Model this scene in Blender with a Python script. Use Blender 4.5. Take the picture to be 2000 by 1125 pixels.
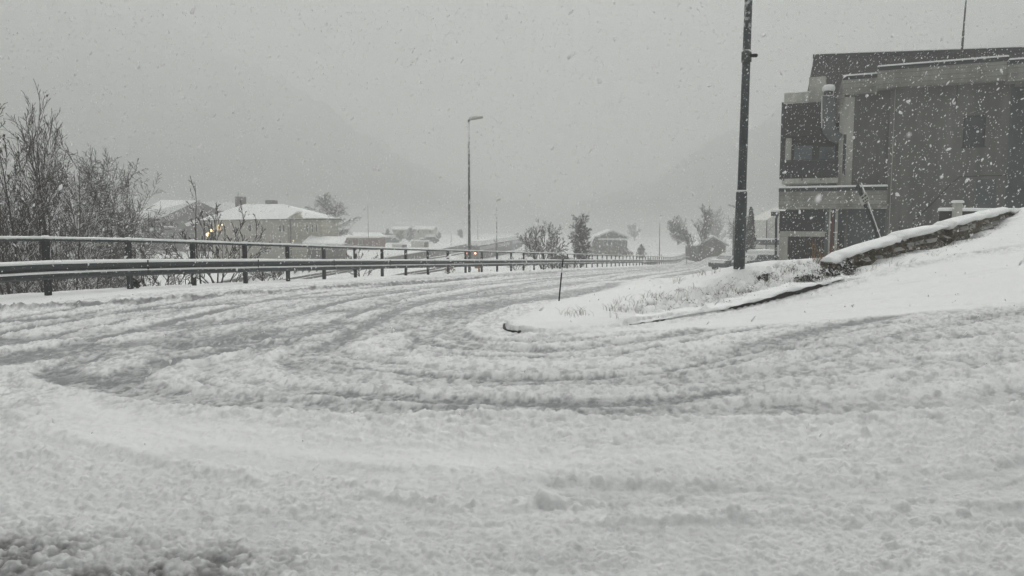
import bpy, math, random
import numpy as np
from mathutils import Vector, Matrix
random.seed(7); RNG = np.random.default_rng(7)
R = math.radians
S = bpy.context.scene
for o in list(bpy.data.objects): bpy.data.objects.remove(o)
COL = S.collection

# ------------------------------------------------------------------ camera, sky, sun, exposure
FPX, PITCH, CAMZ = 1455.0, math.atan(132.5/1455.0), 1.5
cd = bpy.data.cameras.new('camera'); cam = bpy.data.objects.new('camera', cd); COL.objects.link(cam)
cd.sensor_width = 36; cd.lens = 36*FPX/2000; cd.clip_start = 0.05; cd.clip_end = 3000
cam.location = (0, 0, CAMZ); cam.rotation_euler = (math.pi/2 - PITCH, 0, 0)
cd.dof.use_dof = True; cd.dof.focus_distance = 14; cd.dof.aperture_fstop = 26.19/3.2
S.camera = cam
w = bpy.data.worlds.new('World'); S.world = w; w.use_nodes = True
nt = w.node_tree; nt.nodes.clear()
sky = nt.nodes.new('ShaderNodeTexSky'); sky.sky_type = 'NISHITA'; sky.sun_disc = False
SUN_EL, SUN_AZ = 50, 12
sky.sun_elevation = R(SUN_EL); sky.sun_rotation = R(SUN_AZ); sky.air_density = 1.0; sky.dust_density = 5.0
hs = nt.nodes.new('ShaderNodeHueSaturation'); hs.inputs['Saturation'].default_value = 0.06
bg = nt.nodes.new('ShaderNodeBackground'); bg.inputs['Strength'].default_value = 0.13
wo = nt.nodes.new('ShaderNodeOutputWorld')
# overcast sky: three times brighter overhead than at the horizon
tcw = nt.nodes.new('ShaderNodeTexCoord'); sxw = nt.nodes.new('ShaderNodeSeparateXYZ'); mrw = nt.nodes.new('ShaderNodeMapRange')
nt.links.new(tcw.outputs['Generated'], sxw.inputs[0]); nt.links.new(sxw.outputs['Z'], mrw.inputs['Value']); mrw.inputs['To Min'].default_value = .9; mrw.inputs['To Max'].default_value = 2.5
vmw = nt.nodes.new('ShaderNodeVectorMath'); vmw.operation = 'SCALE'; nt.links.new(hs.outputs[0], vmw.inputs[0]); nt.links.new(mrw.outputs[0], vmw.inputs['Scale'])
nt.links.new(sky.outputs[0], hs.inputs['Color']); nt.links.new(vmw.outputs[0], bg.inputs['Color']); nt.links.new(bg.outputs[0], wo.inputs[0])
sl = bpy.data.lights.new('sun', 'SUN'); sl.energy = 1.0; sl.angle = R(50); sl.color = (1.0, 0.99, 0.96)
so = bpy.data.objects.new('sun', sl); COL.objects.link(so)
# light comes from azimuth SUN_AZ (clockwise from +Y)
so.rotation_euler = (R(90-SUN_EL), 0, R(180-SUN_AZ)); so.location = (0, 0, 60)
S.view_settings.view_transform = 'Standard'; S.view_settings.look = 'None'
S.view_settings.exposure = 0.22; S.view_settings.gamma = 1.0; S.view_settings.use_curve_mapping = False
S.cycles.use_denoising = True
S.cycles.max_bounces = 8; S.cycles.diffuse_bounces = 3; S.cycles.glossy_bounces = 2; S.cycles.volume_bounces = 3
S.cycles.transparent_max_bounces = 4; S.cycles.caustics_reflective = False; S.cycles.caustics_refractive = False

# ------------------------------------------------------------------ helpers
CP, SP = math.cos(PITCH), math.sin(PITCH)
def ray(px, py):
    a = (px-1000)/FPX; u = -(py-562.5)/FPX
    dx, dy, dz = a, CP + u*SP, -SP + u*CP
    return dx/dy, dz/dy
def P(px, py, d):
    a, b = ray(px, py); return Vector((a*d, d, CAMZ + b*d))
def PZ(px, py, z):
    a, b = ray(px, py); d = (z-CAMZ)/b; return Vector((a*d, d, z))
def ss(a, b, x):
    t = np.clip((x-a)/(b-a), 0, 1); return t*t*(3-2*t)

def tag(o, label=None, cat=None, group=None, kind=None):
    if label: o['label'] = label
    if cat: o['category'] = cat
    if group: o['group'] = group
    if kind: o['kind'] = kind
    return o
def empty(name, loc, label, cat, group=None):
    o = bpy.data.objects.new(name, None); COL.objects.link(o); o.location = loc
    o.empty_display_size = 0.2
    return tag(o, label, cat, group)
def link(name, me, mat, parent=None):
    o = bpy.data.objects.new(name, me); COL.objects.link(o)
    if mat: me.materials.append(mat)
    if parent:
        o.parent = parent
        o.matrix_parent_inverse = Matrix.Translation(-parent.location) if parent.parent is None else Matrix.Identity(4)
    return o
def fast_mesh(name, V, F, smooth=False):
    """V (n,3) array, F (m,k) array."""
    me = bpy.data.meshes.new(name); V = np.ascontiguousarray(V, dtype=np.float32); F = np.ascontiguousarray(F, dtype=np.int32)
    m, k = F.shape
    me.vertices.add(len(V)); me.vertices.foreach_set('co', V.ravel())
    me.loops.add(m*k); me.loops.foreach_set('vertex_index', F.ravel())
    me.polygons.add(m); me.polygons.foreach_set('loop_start', np.arange(0, m*k, k, dtype=np.int32))
    me.polygons.foreach_set('loop_total', np.full(m, k, dtype=np.int32))
    me.polygons.foreach_set('use_smooth', np.full(m, smooth, dtype=bool))
    me.update(calc_edges=True); return me

class Frame:
    def __init__(s, o, ang=0.0):
        s.o = Vector(o); s.u = Vector((math.cos(ang), math.sin(ang), 0)); s.v = Vector((-math.sin(ang), math.cos(ang), 0)); s.ang = ang
    def w(s, u, v, z): return s.o + s.u*u + s.v*v + Vector((0, 0, z))
    def hit(s, px, py, v):
        """point on the plane v=const seen at px,py -> (u, z above frame origin)"""
        a, b = ray(px, py); r = Vector((a, 1, b)); c = Vector((0, 0, CAMZ))
        t = (v - (c - s.o).dot(s.v)) / r.dot(s.v); p = c + r*t
        return (p - s.o).dot(s.u), p.z - s.o.z
WORLD = Frame((0, 0, 0))
class MB:
    def __init__(s): s.v = []; s.f = []
    def add(s, vs, fs):
        n = len(s.v); s.v += [tuple(x) for x in vs]; s.f += [tuple(i+n for i in f) for f in fs]; return s
    def box(s, u0, u1, v0, v1, z0, z1, fr=WORLD):
        P8 = [fr.w(u, v, z) for z in (z0, z1) for v in (v0, v1) for u in (u0, u1)]
        return s.add(P8, [(0,2,3,1), (4,5,7,6), (0,1,5,4), (1,3,7,5), (3,2,6,7), (2,0,4,6)])
    def bbox(s, u0, u1, v0, v1, z0, z1, fr=WORLD, b=0.02):
        """box with chamfered vertical and top edges"""
        b = min(b, (u1-u0)*.45, (v1-v0)*.45, (z1-z0)*.45)
        def ring(i, z): return [fr.w(u, v, z) for u, v in ((u0+i+b,v0+i),(u1-i-b,v0+i),(u1-i,v0+i+b),(u1-i,v1-i-b),(u1-i-b,v1-i),(u0+i+b,v1-i),(u0+i,v1-i-b),(u0+i,v0+i+b))]
        vs = ring(0, z0) + ring(0, z1-b) + ring(b, z1)
        fs = [tuple(reversed(range(8))), tuple(range(16, 24))]
        for k in (0, 8):
            for i in range(8): j = (i+1) % 8; fs.append((k+i, k+j, k+8+j, k+8+i))
        return s.add(vs, fs)
    def tube(s, pts, rad, n=6, cap=True):
        pts = [Vector(p) for p in pts]
        if not hasattr(rad, '__len__'): rad = [rad]*len(pts)
        base = len(s.v); prev = None
        for i, p in enumerate(pts):
            d = (pts[min(i+1, len(pts)-1)] - pts[max(i-1, 0)])
            if d.length < 1e-9: d = Vector((0, 0, 1))
            d.normalize()
            if prev is None:
                a = Vector((1, 0, 0)) if abs(d.x) < .8 else Vector((0, 1, 0)); a = (a - d*a.dot(d)).normalized()
            else: a = (prev - d*prev.dot(d)); a = a.normalized() if a.length > 1e-6 else Vector((1,0,0))
            prev = a; b = d.cross(a)
            for k in range(n):
                t = 2*math.pi*k/n; q = p + (a*math.cos(t) + b*math.sin(t))*rad[i]; s.v.append((q.x, q.y, q.z))
        for i in range(len(pts)-1):
            for k in range(n):
                k2 = (k+1) % n; s.f.append((base+i*n+k, base+i*n+k2, base+(i+1)*n+k2, base+(i+1)*n+k))
        if cap:
            s.f.append(tuple(base+k for k in reversed(range(n)))); e = base+(len(pts)-1)*n; s.f.append(tuple(e+k for k in range(n)))
        return s
    def prism(s, poly, z0, z1, fr=WORLD):
        """poly = [(u,v)...] ccw, extruded in z"""
        n = len(poly); vs = [fr.w(u, v, z0) for u, v in poly] + [fr.w(u, v, z1) for u, v in poly]
        return s.add(vs, [tuple(reversed(range(n))), tuple(range(n, 2*n))] + [(i, (i+1) % n, n+(i+1) % n, n+i) for i in range(n)])
    def slab(s, poly, v0, v1, fr=WORLD):
        """poly = [(u,z)...] extruded in v (depth)"""
        n = len(poly); vs = [fr.w(u, v0, z) for u, z in poly] + [fr.w(u, v1, z) for u, z in poly]
        return s.add(vs, [tuple(range(n)), tuple(reversed(range(n, 2*n)))] + [((i+1) % n, i, n+i, n+(i+1) % n) for i in range(n)])
    def poly3(s, pts, th):
        """a 3-D polygon given thickness along its normal"""
        pts = [Vector(p) for p in pts]; n = len(pts)
        nn = (pts[1]-pts[0]).cross(pts[2]-pts[0]).normalized()*th
        return s.add(pts + [p+nn for p in pts], [tuple(reversed(range(n))), tuple(range(n, 2*n))] + [(i, (i+1) % n, n+(i+1) % n, n+i) for i in range(n)])
    def build(s, name, mat, parent=None, smooth=False, fix=True):
        me = bpy.data.meshes.new(name); me.from_pydata(s.v, [], s.f)
        if fix:
            import bmesh
            bm = bmesh.new(); bm.from_mesh(me); bmesh.ops.recalc_face_normals(bm, faces=bm.faces); bm.to_mesh(me); bm.free()
        if smooth: me.polygons.foreach_set('use_smooth', [True]*len(me.polygons))
        me.update(); return link(name, me, mat, parent)

# numpy noise
def hsh(ix, iy, seed):
    h = (ix.astype(np.int64)*374761393 + iy.astype(np.int64)*668265263 + seed*1442695041) & 0xffffffff
    h = ((h ^ (h >> 13))*1274126177) & 0xffffffff; h ^= (h >> 16); h = (h*2246822519) & 0xffffffff; h ^= (h >> 13)
    return (h & 0xffffff).astype(np.float32)/np.float32(0xffffff)
def vn(x, y, seed=0):
    ix = np.floor(x); iy = np.floor(y); fx = (x-ix).astype(np.float32); fy = (y-iy).astype(np.float32)
    fx = fx*fx*fx*(fx*(fx*6-15)+10); fy = fy*fy*fy*(fy*(fy*6-15)+10)
    ix = ix.astype(np.int64); iy = iy.astype(np.int64)
    a = hsh(ix, iy, seed); b = hsh(ix+1, iy, seed); c = hsh(ix, iy+1, seed); d = hsh(ix+1, iy+1, seed)
    return (a+(b-a)*fx) + ((c+(d-c)*fx)-(a+(b-a)*fx))*fy
def fbm(x, y, o=4, seed=0, g=.5):
    r = 0; amp = 1; t = 0
    for i in range(o):
        ca, sa = math.cos(1.1*i), math.sin(1.1*i)
        r = r + amp*(vn((x*ca-y*sa)*2**i + 17.3*i, (x*sa+y*ca)*2**i - 9.1*i, seed+i)-.5); t += amp; amp *= g
    return r/t*2
def lumps(x, y, cell, seed, density):
    """domed clods, one per random cell"""
    X = x/cell; Y = y/cell; ix = np.floor(X).astype(np.int64); iy = np.floor(Y).astype(np.int64); out = np.zeros(x.shape, np.float32)
    for i in (-1, 0, 1):
        for j in (-1, 0, 1):
            cx, cy = ix+i, iy+j
            px = cx + .15 + .7*hsh(cx, cy, seed); py = cy + .15 + .7*hsh(cx, cy, seed+1)
            r = hsh(cx, cy, seed+2); on = hsh(cx, cy, seed+3) < density
            rad = .35 + .5*r
            d2 = ((X-px)**2 + (Y-py)**2)/(rad*rad)
            out = np.maximum(out, np.where(on, np.sqrt(np.clip(1-d2, 0, 1))*rad, 0))
    return out

# ------------------------------------------------------------------ materials
def nodes(m):
    m.use_nodes = True; t = m.node_tree; t.nodes.clear()
    b = t.nodes.new('ShaderNodeBsdfPrincipled'); o = t.nodes.new('ShaderNodeOutputMaterial'); t.links.new(b.outputs[0], o.inputs[0])
    return t, b
SNOW = (0.80, 0.815, 0.80, 1)
def N(t, kind, **kw):
    n = t.nodes.new(kind)
    for k, v in kw.items():
        if k in n.inputs: n.inputs[k].default_value = v
        else: setattr(n, k, v)
    return n
def material(name, col, rough=.7, var=.25, scale=4.0, snow=0.0, metal=0.0, boards=None, spec=.4, snow_at=.45, bump=.0, col2=None, speck=0.0):
    m = bpy.data.materials.new(name); t, b = nodes(m); L = t.links.new
    tc = N(t, 'ShaderNodeNewGeometry')
    nz = N(t, 'ShaderNodeTexNoise', Scale=scale, Detail=5.0, Roughness=.6); L(tc.outputs['Position'], nz.inputs['Vector'])
    ramp = N(t, 'ShaderNodeMapRange'); L(nz.outputs['Fac'], ramp.inputs['Value'])
    ramp.inputs['From Min'].default_value = .3; ramp.inputs['From Max'].default_value = .7
    mix = N(t, 'ShaderNodeMix', data_type='RGBA'); L(ramp.outputs[0], mix.inputs['Factor'])
    c2 = col2 or tuple(max(0, c*(1-var)) for c in col); mix.inputs[6].default_value = (*c2, 1)
    mix.inputs[7].default_value = (*[min(1, c*(1+var*.6)) for c in col], 1)
    out = mix.outputs[2]; bumpin = nz.outputs['Fac']
    if boards:
        sx = N(t, 'ShaderNodeSeparateXYZ'); L(tc.outputs['Position'], sx.inputs[0])
        mm = N(t, 'ShaderNodeMath', operation='MULTIPLY'); L(sx.outputs['Z'], mm.inputs[0]); mm.inputs[1].default_value = 1/boards
        fr = N(t, 'ShaderNodeMath', operation='FRACT'); L(mm.outputs[0], fr.inputs[0])
        lt = N(t, 'ShaderNodeMath', operation='LESS_THAN'); L(fr.outputs[0], lt.inputs[0]); lt.inputs[1].default_value = .1
        fl = N(t, 'ShaderNodeMath', operation='FLOOR'); L(mm.outputs[0], fl.inputs[0])
        wn = N(t, 'ShaderNodeTexWhiteNoise', noise_dimensions='1D'); L(fl.outputs[0], wn.inputs['W'])
        m1 = N(t, 'ShaderNodeMix', data_type='RGBA', blend_type='MULTIPLY'); m1.inputs['Factor'].default_value = .35
        L(out, m1.inputs[6]); L(wn.outputs['Value'], m1.inputs[7])
        m2 = N(t, 'ShaderNodeMix', data_type='RGBA'); L(lt.outputs[0], m2.inputs['Factor']); L(m1.outputs[2], m2.inputs[6])
        m2.inputs[7].default_value = (*[c*.45 for c in col], 1); out = m2.outputs[2]
    if snow > 0 or speck > 0:
        sn = N(t, 'ShaderNodeSeparateXYZ'); L(tc.outputs['Normal'], sn.inputs[0])
        n2 = N(t, 'ShaderNodeTexNoise', Scale=9.0, Detail=3.0); L(tc.outputs['Position'], n2.inputs['Vector'])
        ad = N(t, 'ShaderNodeMath', operation='MULTIPLY_ADD'); L(n2.outputs['Fac'], ad.inputs[0]); ad.inputs[1].default_value = .8; L(sn.outputs['Z'], ad.inputs[2])
        mr = N(t, 'ShaderNodeMapRange'); L(ad.outputs[0], mr.inputs['Value']); mr.inputs['From Min'].default_value = snow_at+.35; mr.inputs['From Max'].default_value = snow_at+.5
        mr.inputs['To Max'].default_value = snow
        fac = mr.outputs[0]
        if speck > 0:   # wind-blown snow stuck to the surface
            n3 = N(t, 'ShaderNodeTexNoise', Scale=26.0, Detail=4.0, Roughness=.7); L(tc.outputs['Position'], n3.inputs['Vector'])
            m3 = N(t, 'ShaderNodeMapRange'); L(n3.outputs['Fac'], m3.inputs['Value']); m3.inputs['From Min'].default_value = .66-speck*.2; m3.inputs['From Max'].default_value = .74-speck*.2
            mx = N(t, 'ShaderNodeMath', operation='MAXIMUM'); L(fac, mx.inputs[0]); L(m3.outputs[0], mx.inputs[1]); fac = mx.outputs[0]
        m4 = N(t, 'ShaderNodeMix', data_type='RGBA'); L(fac, m4.inputs['Factor']); L(out, m4.inputs[6]); m4.inputs[7].default_value = SNOW; out = m4.outputs[2]
    L(out, b.inputs['Base Color']); b.inputs['Roughness'].default_value = rough; b.inputs['Metallic'].default_value = metal
    b.inputs['Specular IOR Level'].default_value = spec
    if bump:
        bp = N(t, 'ShaderNodeBump', Strength=bump, Distance=.05); L(bumpin, bp.inputs['Height']); L(bp.outputs[0], b.inputs['Normal'])
    return m
def emissive(name, col, st):
    m = bpy.data.materials.new(name); t, b = nodes(m)
    b.inputs['Base Color'].default_value = (*col, 1); b.inputs['Emission Color'].default_value = (*col, 1); b.inputs['Emission Strength'].default_value = st
    return m
m_snow = material('snow', (.81, .825, .81), .75, .05, 6, spec=.2, bump=.4)
m_steel = material('galvanised_steel', (.034, .042, .044), .6, .35, 3, snow=1.0, metal=.2, speck=.12, snow_at=.4)
m_post = material('post_steel', (.012, .014, .015), .6, .35, 5, snow=1.0, speck=.12)
m_pole = material('pole_steel', (.055, .063, .065), .6, .35, 5, snow=.9, speck=.26)
m_darkpole = material('dark_pole', (.07, .075, .07), .6, .4, 5, snow=1.0, speck=.4)
m_bark = material('bark', (.055, .045, .04), .9, .4, 8, snow=.85, snow_at=.25, speck=.12)
m_twig = material('twig', (.06, .05, .045), .9, .3, 8, snow=.75, snow_at=.3, speck=.3)
m_leaf = material('dry_leaf', (.06, .045, .03), .9, .3, 8)
m_conc = material('rendered_concrete', (.14, .14, .126), .85, .16, 1.2, snow=.8, bump=.15)
def stained(m, amt=.28):
    t = m.node_tree; b = [n for n in t.nodes if n.type == 'BSDF_PRINCIPLED'][0]; lk = b.inputs['Base Color'].links[0].from_socket
    g = N(t, 'ShaderNodeNewGeometry'); mp = N(t, 'ShaderNodeMapping'); mp.inputs['Scale'].default_value = (2.2, 2.2, .22); t.links.new(g.outputs['Position'], mp.inputs[0])
    nz = N(t, 'ShaderNodeTexNoise', Scale=1.0, Detail=6.0, Roughness=.65); t.links.new(mp.outputs[0], nz.inputs['Vector'])
    mr = N(t, 'ShaderNodeMapRange'); t.links.new(nz.outputs['Fac'], mr.inputs['Value']); mr.inputs['From Min'].default_value = .35; mr.inputs['From Max'].default_value = .68; mr.inputs['To Min'].default_value = 1-amt; mr.inputs['To Max'].default_value = 1.12
    vm = N(t, 'ShaderNodeVectorMath', operation='SCALE'); t.links.new(lk, vm.inputs[0]); t.links.new(mr.outputs[0], vm.inputs['Scale']); t.links.new(vm.outputs[0], b.inputs['Base Color']); return m
stained(m_conc)
m_conc2 = material('pale_concrete', (.46, .46, .41), .85, .18, 1.5, snow=.8)
m_fascia = material('board_marked_concrete', (.36, .36, .32), .85, .22, 2.0, boards=.22, snow=.5)
stained(m_conc2, .3); stained(m_fascia, .35)
m_bluewall = material('slate_panel', (.08, .095, .095), .7, .25, 1.5)
m_roof = material('dark_roof_sheet', (.018, .016, .015), .6, .3, 3, speck=.25)
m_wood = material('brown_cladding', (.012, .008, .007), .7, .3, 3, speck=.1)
m_dark = material('dark_void', (.004, .005, .006), .6, .2, 2, speck=.08)
m_glass = material('window_glass', (.012, .018, .022), .08, .3, 1.0, spec=.8)
m_frame = material('dark_frame', (.015, .018, .02), .5, .2, 3)
m_red = material('red_pipe', (.12, .03, .025), .6, .2, 3)
m_cream = material('cream_wood', (.46, .43, .34), .8, .12, 1.5, boards=.3)
m_pink = material('plaster_wall', (.36, .335, .30), .85, .15, 1.5)
m_brown = material('brown_wood', (.10, .085, .07), .85, .3, 1.2, boards=.35)
m_redw = material('red_brown_wood', (.16, .07, .06), .85, .35, 1.0)
m_brick = material('chimney_brick', (.07, .06, .055), .9, .3, 4, snow=.7)
m_white = material('white_paint', (.62, .62, .58), .7, .08, 2)
m_letter = material('sign_letter', (.6, .6, .57), .7, .05, 2)
m_train = material('train_side', (.06, .05, .047), .6, .2, 1.0, snow=.9, speck=.1)
m_trainb = material('train_blue', (.05, .055, .10), .6, .2, 1.0, snow=.9, speck=.1)
m_far = material('wooded_slope', (.05, .055, .052), .95, .4, .05, col2=(.10, .105, .105))
def snow_and_haze_tint(m):  # lightens by height: snow, plus haze painted in to fade ridge and foot
    t = m.node_tree; b = [n for n in t.nodes if n.type == 'BSDF_PRINCIPLED'][0]; lk = b.inputs['Base Color'].links[0].from_socket
    g = N(t, 'ShaderNodeNewGeometry'); sx = N(t, 'ShaderNodeSeparateXYZ'); t.links.new(g.outputs['Position'], sx.inputs[0])
    mr = N(t, 'ShaderNodeMapRange'); t.links.new(sx.outputs['Z'], mr.inputs['Value']); mr.inputs['From Min'].default_value = 25; mr.inputs['From Max'].default_value = 170; mr.inputs['To Max'].default_value = .8
    mx = N(t, 'ShaderNodeMix', data_type='RGBA'); m2 = N(t, 'ShaderNodeMapRange'); t.links.new(sx.outputs['Z'], m2.inputs['Value']); m2.inputs['From Min'].default_value = -6; m2.inputs['From Max'].default_value = 14; m2.inputs['To Min'].default_value = .9; m2.inputs['To Max'].default_value = 0
    ad = N(t, 'ShaderNodeMath', operation='MAXIMUM'); t.links.new(mr.outputs[0], ad.inputs[0]); t.links.new(m2.outputs[0], ad.inputs[1])
    t.links.new(ad.outputs[0], mx.inputs['Factor']); t.links.new(lk, mx.inputs[6]); mx.inputs[7].default_value = SNOW; t.links.new(mx.outputs[2], b.inputs['Base Color'])
snow_and_haze_tint(m_far)
m_green = material('cypress_leaf', (.016, .022, .015), .9, .4, 6, snow=.8, snow_at=.7)
m_shrub = material('brown_shrub', (.10, .085, .07), .9, .3, 8, snow=.8, snow_at=.6)
m_grass = material('dry_grass_blade', (.15, .125, .08), .9, .4, 20)
m_orange = material('orange_wood', (.42, .22, .10), .8, .2, 4)
m_carbody = material('car_paint', (.06, .07, .075), .35, .2, 2, snow=.95, snow_at=.2, speck=.3)
m_tyre = material('tyre_rubber', (.015, .015, .015), .9, .1, 4)
m_rim = material('wheel_rim', (.2, .2, .2), .4, .1, 4, metal=.6)
m_plate = material('sign_plate', (.42, .42, .38), .5, .15, 8)
m_rail = material('rail_steel', (.06, .055, .05), .6, .2, 3)
m_stone = None

# ------------------------------------------------------------------ terrain
FY = np.array([-32, 0, 8, 14.4, 15.6, 20, 26, 33.7, 42, 49, 70, 88, 105, 150, 180, 750.])
FX = np.array([-11.8, -11.3, -10.8, -10.05, -9.73, -8.62, -7.0, -4.7, -1.8, .9, 7.9, 13.9, 19.8, 35, 46, 260.])
def fence_x(y):   # piecewise curve smoothed
    return (np.interp(y-1.5, FY, FX)+np.interp(y, FY, FX)*2+np.interp(y+1.5, FY, FX))/4
LY = np.array([-32, 20, 53, 74, 99, 137, 195, 320, 750.]); LX = np.array([-27, -26, -25, -24.0, -18, -12.3, -6.7, 2, 30.])
def plat_x(y): return np.interp(y, LY, LX)
def Broad(y): return -.053*1.5*np.logaddexp(0, (y-15)/1.5)
def T0(x, y):
    B = Broad(y); far = ss(110, 170, y)
    base = B*(1-far) + (-6.0)*far
    L = plat_x(y); F = fence_x(y)
    V = np.interp(y, [-30, 0, 50, 100, 137, 200, 750], [-3.2, -3.4, -4.05, -4.35, -4.6, -5.4, -5.8])
    V = V - .95*ss(2, 7, x-L)*ss(95, 122, y)*(1-ss(200, 280, y))
    V = np.where(x < L, -3.6 - .9*ss(200, 350, y), V)
    t = ss(.9, 6.5, F-x)
    z = base*(1-t) + V*t
    rt = ss(3, 7, x-F)
    z = z + rt*(1.4*ss(95, 135, y) + 1.6*ss(180, 340, y))
    z = z - .25*ss(14, 17, x)*ss(50, 60, y)*(1-ss(75, 90, y))
    return z
CTRL = []
for px, py, d in [(1250,632,11),(1400,612,11.8),(1500,590,12.5),(1600,560,13.2),(1740,525,14),(2000,483,15.2),(1985,408,21),(2100,385,21),(1645,531,14.4),(1712,510,15.0),(1760,492,15.5),(1915,447,18),(1975,416,19.8),
                  (1850,471,16.6),(1443,530,14.2),
                  (1300,592,13),(1300,545,20),(1400,550,17),(1420,549,19),(1420,545,24),(1500,526,18),(1560,524,19),(1530,511,15),(1600,509,15.2),(2000,560,11.3),(2000,650,7.9),(1700,650,8.5),
                  (1500,700,7.5),(1250,700,8),(2000,800,5.2),(2400,600,9),(2500,480,13)]:
    p = P(px, py, d); CTRL.append((p.x, p.y, p.z))
CTRL = np.array(CTRL); res = CTRL[:, 2] - T0(CTRL[:, 0], CTRL[:, 1])
anc = np.array([(x, y) for x in (-30, -12, -8, -4, -1, .5) for y in (-10, 0, 3, 7, 10, 14, 19, 25)] + [(1.5, 2), (2.2, 4.5), (1.5, 7), (1.2, 9.5), (2, 15), (3, 20), (1, 30), (8, 27), (14, 29), (20, 30)])
K = np.vstack([CTRL[:, :2], anc]); rv = np.concatenate([res, np.zeros(len(anc))])
def phi(r2): return .5*r2*np.log(r2+1e-9)
D2 = ((K[:, None]-K[None])**2).sum(-1); n = len(K)
A = np.zeros((n+3, n+3)); A[:n, :n] = phi(D2)+np.eye(n)*.02; A[:n, n] = 1; A[:n, n+1:] = K; A[n, :n] = 1; A[n+1:, :n] = K.T
COEF = np.linalg.solve(A, np.concatenate([rv, [0, 0, 0]]))
def residual(x, y):
    out = np.zeros(x.shape); m = (x > -6) & (x < 32) & (y > -8) & (y < 34)
    xx, yy = x[m], y[m]; r = COEF[n] + COEF[n+1]*xx + COEF[n+2]*yy
    for i in range(n): r = r + COEF[i]*phi((xx-K[i, 0])**2+(yy-K[i, 1])**2)
    edge = ss(-6, -3, xx)*(1-ss(22, 32, xx))*ss(-8, -2, yy)*(1-ss(25, 33, yy))
    out[m] = r*edge; return out
def T(x, y):
    x = np.asarray(x, float); y = np.asarray(y, float); return T0(x, y) + residual(x, y)
def Tz(x, y): return float(T(np.array([x]), np.array([y]))[0])
DS = np.geomspace(2.2, 300, 900)
def G(px, py):
    a, b = ray(px, py); z = CAMZ + b*DS; t = T(a*DS, DS); k = np.argmax(z < t)
    if not (z < t).any(): k = len(DS)-1
    d = DS[k]
    if k > 0:
        g0, g1 = z[k-1]-t[k-1], z[k]-t[k]; d = DS[k-1] + (DS[k]-DS[k-1])*g0/(g0-g1+1e-12)
    return (a*d, d)
def smooth_line(pts, step=.35):
    pts = [np.array(p) for p in pts]; pts = [2*pts[0]-pts[1]] + pts + [2*pts[-1]-pts[-2]]; out = []
    for i in range(1, len(pts)-2):
        p0, p1, p2, p3 = pts[i-1:i+3]; nn = max(2, min(14, int(np.linalg.norm(p2-p1)/step)))
        for k in range(nn):
            t = k/nn; out.append(.5*((2*p1)+(-p0+p2)*t+(2*p0-5*p1+4*p2-p3)*t*t+(-p0+3*p1-3*p2+p3)*t**3))
    out.append(pts[-2]); return np.array(out)
def GL(px): return smooth_line([G(*p) for p in px])
def line_dist(x, y, line, rmax):
    """unsigned distance and side sign to a polyline, rmax beyond which it is ignored"""
    d = np.full(x.shape, rmax*1.0, np.float64); sgn = np.ones(x.shape)
    for a, b in zip(line[:-1], line[1:]):
        m = np.nonzero((x > min(a[0], b[0])-rmax) & (x < max(a[0], b[0])+rmax) & (y > min(a[1], b[1])-rmax) & (y < max(a[1], b[1])+rmax))[0]
        if not len(m): continue
        ab = b-a; L2 = ab@ab+1e-12; t = np.clip(((x[m]-a[0])*ab[0]+(y[m]-a[1])*ab[1])/L2, 0, 1)
        ex = x[m]-a[0]-t*ab[0]; ey = y[m]-a[1]-t*ab[1]; dd = np.hypot(ex, ey); k = dd < d[m]
        d[m[k]] = dd[k]; sgn[m[k]] = np.sign(ab[0]*ey[k]-ab[1]*ex[k]); 
    return d, sgn
def poly_sd(x, y, poly, rmax=2.0):
    """signed distance, positive inside"""
    poly = [np.array(p) for p in poly]; ins = np.zeros(x.shape, bool)
    for a, b in zip(poly, poly[1:]+poly[:1]):
        c = ((a[1] > y) != (b[1] > y)); xi = (b[0]-a[0])*(y-a[1])/((b[1]-a[1])+1e-12)+a[0]; ins ^= c & (x < xi)
    d, _ = line_dist(x, y, poly+poly[:1], rmax)
    return np.where(ins, d, -d)

KERB = GL([(1010,652),(1100,651),(1250,633),(1400,612),(1500,590),(1600,561),(1740,526)])
TIP = GL([(1120,581),(1060,597),(1015,616),(992,632),(985,642),(992,650),(1014,653)])
island = [tuple(p) for p in GL([(1390,530),(1300,541),(1180,563),(1120,580)])] + [tuple(p) for p in TIP] + [tuple(p) for p in KERB] + \
         [tuple(p) for p in GL([(1740,526),(1850,503),(1930,490)])] + [G(1985,412), (14.2, 20.6), (15, 24), (9, 26), (6.5, 24)]
bank = [G(*p) for p in [(1180,612),(1250,600),(1330,578),(1400,548),(1450,532),(1520,515),(1600,508),(1650,512)]] + [G(*p) for p in [(1655,540),(1640,552),(1600,560),(1500,589),(1400,611),(1250,630)]]
smooth_r = [G(*p) for p in [(1010,656),(1250,636),(1500,594),(1740,530),(2000,486)]] + [(16, 16), (16, 8)] + [G(*p) for p in [(2000,598),(1750,618),(1540,634),(1300,648),(1050,657)]]
hill_r = [G(*p) for p in [(1740,526),(1860,500),(1930,490),(2000,483)]] + [(16, 15), (22, 18), (22, 27), (13.5, 25), (13, 20.4)] + [G(*p) for p in [(1960,430),(1860,460),(1760,505)]]
smooth_f = [G(*p) for p in [(105,770),(300,805),(600,855),(1000,878),(1400,885),(1400,905),(950,925),(500,925),(250,885),(110,850)]]
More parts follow.
